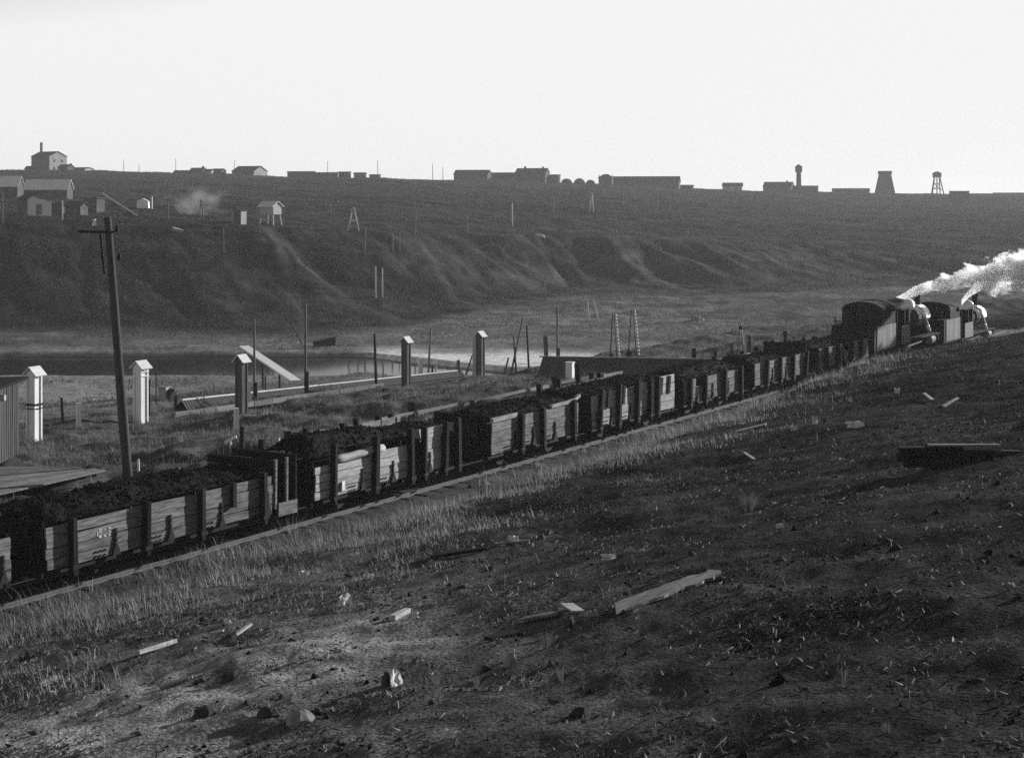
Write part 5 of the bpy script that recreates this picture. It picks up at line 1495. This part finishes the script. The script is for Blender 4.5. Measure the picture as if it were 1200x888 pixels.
# ------------------------------------------------------------------ timber stack and litter on the near slope
p = hit(1128, 543, 25, 70); k = p.y / F
stk = [((-74, 0, 34), (0, 6, 34), 0), ((-38, 6, 40), (46, 10, 38), 1), ((-36, 0, 27), (38, 0, 25), 2), ((-74, 10, 15), (60, 12, 14), 3), ((-70, -4, 5), (70, -4, 4), 4), ((-20, 14, 22), (72, 14, 20), 5)]
labs = ['topmost pale edged timber at the left of the dark stack on the slope', 'longest lit timber lying on top of the dark stack', 'short pale edged timber under the top one of the stack', 'dark timber in the middle of the stack', 'lowest dark timber at the front of the stack', 'dark timber at the back right of the stack']
for (a, b, i) in stk:
    mb = MB(0.015, i); A = Vector((a[0] * k, a[1] * k, a[2] * k * 0.42)); B = Vector((b[0] * k, b[1] * k, b[2] * k * 0.42))
    mb.beam(A, B, 0.26, 0.22)
    o = mb.build('stacked_timber', M['plank'] if i in (1,) else M['stake']); o.location = p; tag(o, labs[i], 'timber', 'timbers stacked on the slope')

def board(px0, py0, px1, py1, w, th, label, m='plank', broken=False, lift=0.06, roll=0.0, name='broken_plank', cat='plank', group='planks and boards lying on the slope'):
    a, b = hit(px0, py0, 12, 90), hit(px1, py1, 12, 90)
    c = (a + b) / 2; d = b - a; L = d.length; d.normalize()
    y = Vector((0, 0, 1)).cross(d).normalized(); z = d.cross(y)
    R = Matrix((d, y, z)).transposed() @ Matrix.Rotation(roll, 3, 'X')
    n = 16; r = random.Random(px0); jg = 0.16 if broken else 0.05
    ts, bs = [], []
    tops = []
    for i in range(n + 1):
        f = i / n
        wa = w / 2 * (1 + r.uniform(-jg, jg)); wb = w / 2 * (1 + r.uniform(-jg, jg))
        if broken and i in (n - 2, n - 1): wb *= 0.55; wa *= 0.8
        x0 = x1 = (f - 0.5) * L
        if broken and i == 0: x0 -= w * 0.6; wa *= 0.7; wb *= 0.2
        if broken and i == n: x1 += 0; wa *= 0.25; wb *= 0.9
        tops.append(((x0, -wa), (x1, wb)))
    vs = []
    for (p0, p1) in tops:
        for q_ in (p0, p1):
            for zz in (-th / 2, th / 2):
                vs.append(R @ Vector((q_[0], q_[1], zz)))
    fs = []
    for i in range(n):
        a0 = i * 4
        fs += [(a0 + 1, a0 + 5, a0 + 7, a0 + 3), (a0, a0 + 2, a0 + 6, a0 + 4), (a0, a0 + 4, a0 + 5, a0 + 1), (a0 + 2, a0 + 3, a0 + 7, a0 + 6)]
    fs += [(0, 1, 3, 2), (n * 4, n * 4 + 2, n * 4 + 3, n * 4 + 1)]
    # the mesh is kept in world axes, so its grain follows the noise of its own place
    o = link_mesh(name, [tuple(R.inverted() @ v) for v in vs], fs, M[m])
    o.matrix_world = Matrix.Translation(c + Vector((0, 0, lift))) @ R.to_4x4()
    return tag(o, label, cat, group)
board(724, 717, 842, 674, 0.5, 0.05, 'large pale splintered plank lying alone on the dark slope', 'plank', True, 0.07, roll=-0.1)
board(160, 771, 204, 757, 0.17, 0.08, 'stout grey board end in the grass at lower left', 'plank_pale', False, 0.10, roll=-0.3)
board(43, 812, 67, 803, 0.22, 0.12, 'square grey slab of wood at the far lower left', 'plank', False, 0.12, roll=-0.5)
board(277, 748, 295, 735, 0.07, 0.03, 'pale sliver of wood standing out in the grass', 'plank_pale', True, 0.08)
board(247, 745, 262, 742, 0.09, 0.03, 'short pale chip left of the sliver', 'plank_pale', False, 0.06)
board(190, 808, 226, 795, 0.10, 0.05, 'dim narrow lath half sunk in the trodden earth', 'plank', True, 0.04)
board(460, 728, 478, 719, 0.12, 0.09, 'short lit block of wood beside the trodden earth', 'plank_pale', False, 0.07)
board(612, 730, 655, 722, 0.16, 0.06, 'dull board with a splintered edge left of the large plank', 'plank', True, 0.06)
board(664, 712, 678, 721, 0.22, 0.03, 'small flat grey square of board near the large plank', 'plank_pale', False, 0.07)
board(572, 752, 605, 744, 0.2, 0.06, 'dark low board just above the trodden earth', 'plank_dark', False, 0.05)
board(505, 655, 570, 645, 0.14, 0.08, 'long dull lath lying along the slope below the third wagon', 'plank_dark', False, 0.06)
board(583, 640, 620, 636, 0.12, 0.05, 'thin grey lath beside the white scraps', 'plank', True, 0.06)
board(863, 508, 898, 499, 0.16, 0.06, 'pale plank lying in the rubble near the ridge', 'plank_pale', True, 0.08)
board(872, 532, 884, 540, 0.10, 0.04, 'small pale chip right of the rubble line', 'plank_pale', False, 0.06)
board(1083, 463, 1093, 471, 0.14, 0.05, 'small lit chip on the ridge above the timber stack', 'plank_pale', False, 0.08)
board(1105, 478, 1122, 468, 0.12, 0.05, 'thin grey stick on the ridge above the timber stack', 'plank', False, 0.06)

def scrap(px, py, wpx, hpx, label, m='paper', rot=0.3, tilt=0.5, name='white_scrap', cat='scrap', seed=1):
    p = hit(px, py, 12, 100); k = p.y / F
    r = random.Random(px * 7 + seed); w, h = wpx * k, hpx * k
    n = 5; vs, fs = [], []
    for i in range(n):
        for j in range(n):
            vs.append(((i / (n - 1) - .5) * w * (1 + r.uniform(-.15, .15)), r.uniform(-.12, .12) * w + 0.3 * w * (j / (n - 1) - .5), (j / (n - 1)) * h * (1 + r.uniform(-.2, .2))))
    for i in range(n - 1):
        for j in range(n - 1): a = i * n + j; fs.append((a, a + n, a + n + 1, a + 1))
    o = link_mesh(name, vs, fs, M[m]); o.location = p + Vector((0, 0, 0.01)); o.rotation_euler = (0, 0, rot)
    md = o.modifiers.new('thick', 'SOLIDIFY'); md.thickness = 0.012
    return tag(o, label, cat, 'pale scraps and litter on the slope')
scrap(405, 709, 15, 12, 'crumpled white scrap by the grass edge', rot=0.6)
scrap(464, 803, 17, 16, 'brightest white scrap, beside a dark lump at the bottom', rot=0.9)
scrap(602, 637, 12, 9, 'white scrap topmost in the middle of the slope')
scrap(679, 640, 9, 12, 'upright grey scrap right of the topmost white one', 'palestone')
scrap(714, 656, 18, 6, 'long low white scrap above the large plank', rot=0.2)
scrap(527, 864, 16, 9, 'torn pale scrap near the bottom edge', 'paper')
scrap(487, 724, 8, 7, 'small white scrap right of the lit block')
scrap(1003, 501, 22, 6, 'long bright white scrap on the rubble near the ridge', rot=0.1)
scrap(930, 505, 9, 6, 'small white scrap left of the long bright one')
scrap(955, 497, 7, 9, 'thin upright white scrap in the ridge rubble')
scrap(914, 619, 9, 5, 'lone white scrap on the dark slope')
scrap(357, 674, 12, 5, 'white sliver in the grass below the nearest wagon', rot=0.4)
scrap(267, 731, 7, 5, 'tiny white scrap above the pale chip')
scrap(463, 664, 9, 4, 'tiny white scrap below the second wagon')
scrap(432, 676, 12, 3, 'flat white scrap left of the tiny one')
scrap(622, 646, 9, 8, 'pale twisted scrap beside the thin grey lath', 'palestone')
scrap(900, 712, 8, 5, 'dim scrap low on the dark slope', 'palestone')
scrap(1052, 461, 7, 6, 'bright scrap on the ridge line', 'paper')
scrap(1183, 690, 16, 6, 'pale scrap at the right edge', 'palestone')
scrap(650, 716, 8, 6, 'pale chip right of the dull splintered board', 'palestone')
scrap(585, 755, 9, 6, 'pale chip under the dark low board', 'palestone')

def rock(px, py, wpx, hpx, label, m='palestone', seed=1, name='stone', flat=False):
    p = hit(px, py, 12, 100); k = p.y / F; r = random.Random(seed + px)
    n, mm_ = 9, 5; vs, fs = [], []
    w, h = wpx * k / 2, hpx * k
    for j in range(mm_):
        e = -0.5 + (math.pi / 2 + 0.5) * j / mm_
        for i in range(n):
            rr = w * math.cos(e) * (1 + r.uniform(-.22, .22)); a = 2 * math.pi * i / n
            vs.append((rr * math.cos(a), rr * 0.8 * math.sin(a), h * math.sin(e) * (1 + r.uniform(-.15, .15))))
    vs.append((r.uniform(-.2, .2) * w, 0, h))
    for j in range(mm_ - 1):
        fs += [(j * n + i, j * n + (i + 1) % n, (j + 1) * n + (i + 1) % n, (j + 1) * n + i) for i in range(n)]
    fs += [((mm_ - 1) * n + i, (mm_ - 1) * n + (i + 1) % n, mm_ * n) for i in range(n)]
    o = link_mesh(name, vs, fs, M[m]); o.location = p; o.rotation_euler = (0, 0, r.uniform(0, 3))
    return tag(o, label, 'stone', 'stones lying on the slope')
rock(352, 845, 34, 13, 'broad rounded pale stone near the bottom edge')
rock(453, 804, 14, 17, 'dark lump against the brightest white scrap, in place of its shadow', 'stone')  # dark lump stands in for the scrap's cast shadow
rock(598, 781, 16, 17, 'pointed grey stone below the dark low board', 'palestone')
rock(240, 838, 34, 12, 'large dark lump in the trodden earth', 'stone')  # broad low lump in the dark rubble tone
rock(315, 838, 30, 10, 'dark flat lump in place of the shadow left of the broad pale stone', 'stone')  # dark lump stands in for the pale stone's cast shadow
rock(270, 795, 24, 9, 'low dark stone above the trodden earth', 'stone')
rock(730, 668, 12, 7, 'dull stone above the large plank', 'stone')
rock(680, 838, 26, 10, 'dim stone at the bottom, right of the torn scrap', 'stone')

def weed(px, py, hpx, label, m='weed', n=14, spread=0.5):
    p = hit(px, py, 12, 100); k = p.y / F; H = hpx * k; r = random.Random(px)
    mb = MB()
    for i in range(n):
        a = r.uniform(0, 6.28); l = r.uniform(.1, spread) * H; q_ = (l * math.cos(a), l * math.sin(a), H * r.uniform(.5, 1))
        b_ = (r.uniform(-.1, .1) * H, r.uniform(-.1, .1) * H, -.02); w = r.uniform(.002, .005)
        md = ((b_[0] + q_[0]) / 2 - .1 * l, (b_[1] + q_[1]) / 2, q_[2] * .6)
        mb.add([(b_[0] - w, b_[1], b_[2]), (b_[0] + w, b_[1], b_[2]), (md[0] + w, md[1], md[2]), (md[0] - w, md[1], md[2]), q_], [(0, 1, 2, 3), (3, 2, 4)])
    o = mb.build('dry_weed', M[m]); o.location = p
    return tag(o, label, 'weed', 'dry weeds on the slope')
weed(878, 600, 28, 'pale tuft of bent grass on the dark slope', n=90, spread=0.8)
weed(990, 804, 34, 'bare forked weed stalk on the shaded lower slope', n=5, spread=0.5)
weed(560, 808, 22, 'small dry weed right of the brightest scrap')
weed(512, 806, 18, 'thin dry weed just right of the dark lump')
weed(515, 825, 16, 'low dry weed below the brightest scrap')
weed(658, 798, 24, 'upright dry weed right of the pointed stone')
weed(640, 802, 16, 'short dry weed beside the upright one')
weed(640, 760, 26, 'leafy dry weed under the large plank', n=30, spread=.9)
weed(345, 640, 46, 'tall dry weeds standing before the gap between the first two wagons', 'grass', 40, .8)
weed(1040, 858, 16, 'pale low weed at the bottom right', n=22, spread=1.2)

# ------------------------------------------------------------------ the air
hm = bpy.data.materials.new('haze_air'); hm.use_nodes = True
nt = hm.node_tree; nt.nodes.clear()
out = nt.nodes.new("ShaderNodeOutputMaterial"); pv = nt.nodes.new("ShaderNodeVolumePrincipled")
pv.inputs["Color"].default_value = (0.9, 0.9, 0.9, 1); pv.inputs["Density"].default_value = HAZE; pv.inputs["Anisotropy"].default_value = 0.2
nt.links.new(pv.outputs[0], out.inputs["Volume"])
mb = MB(); mb.box((0, 2680, 19), (12800, 5500, 66)); o = mb.build('haze', hm); tag(o, kind='stuff')
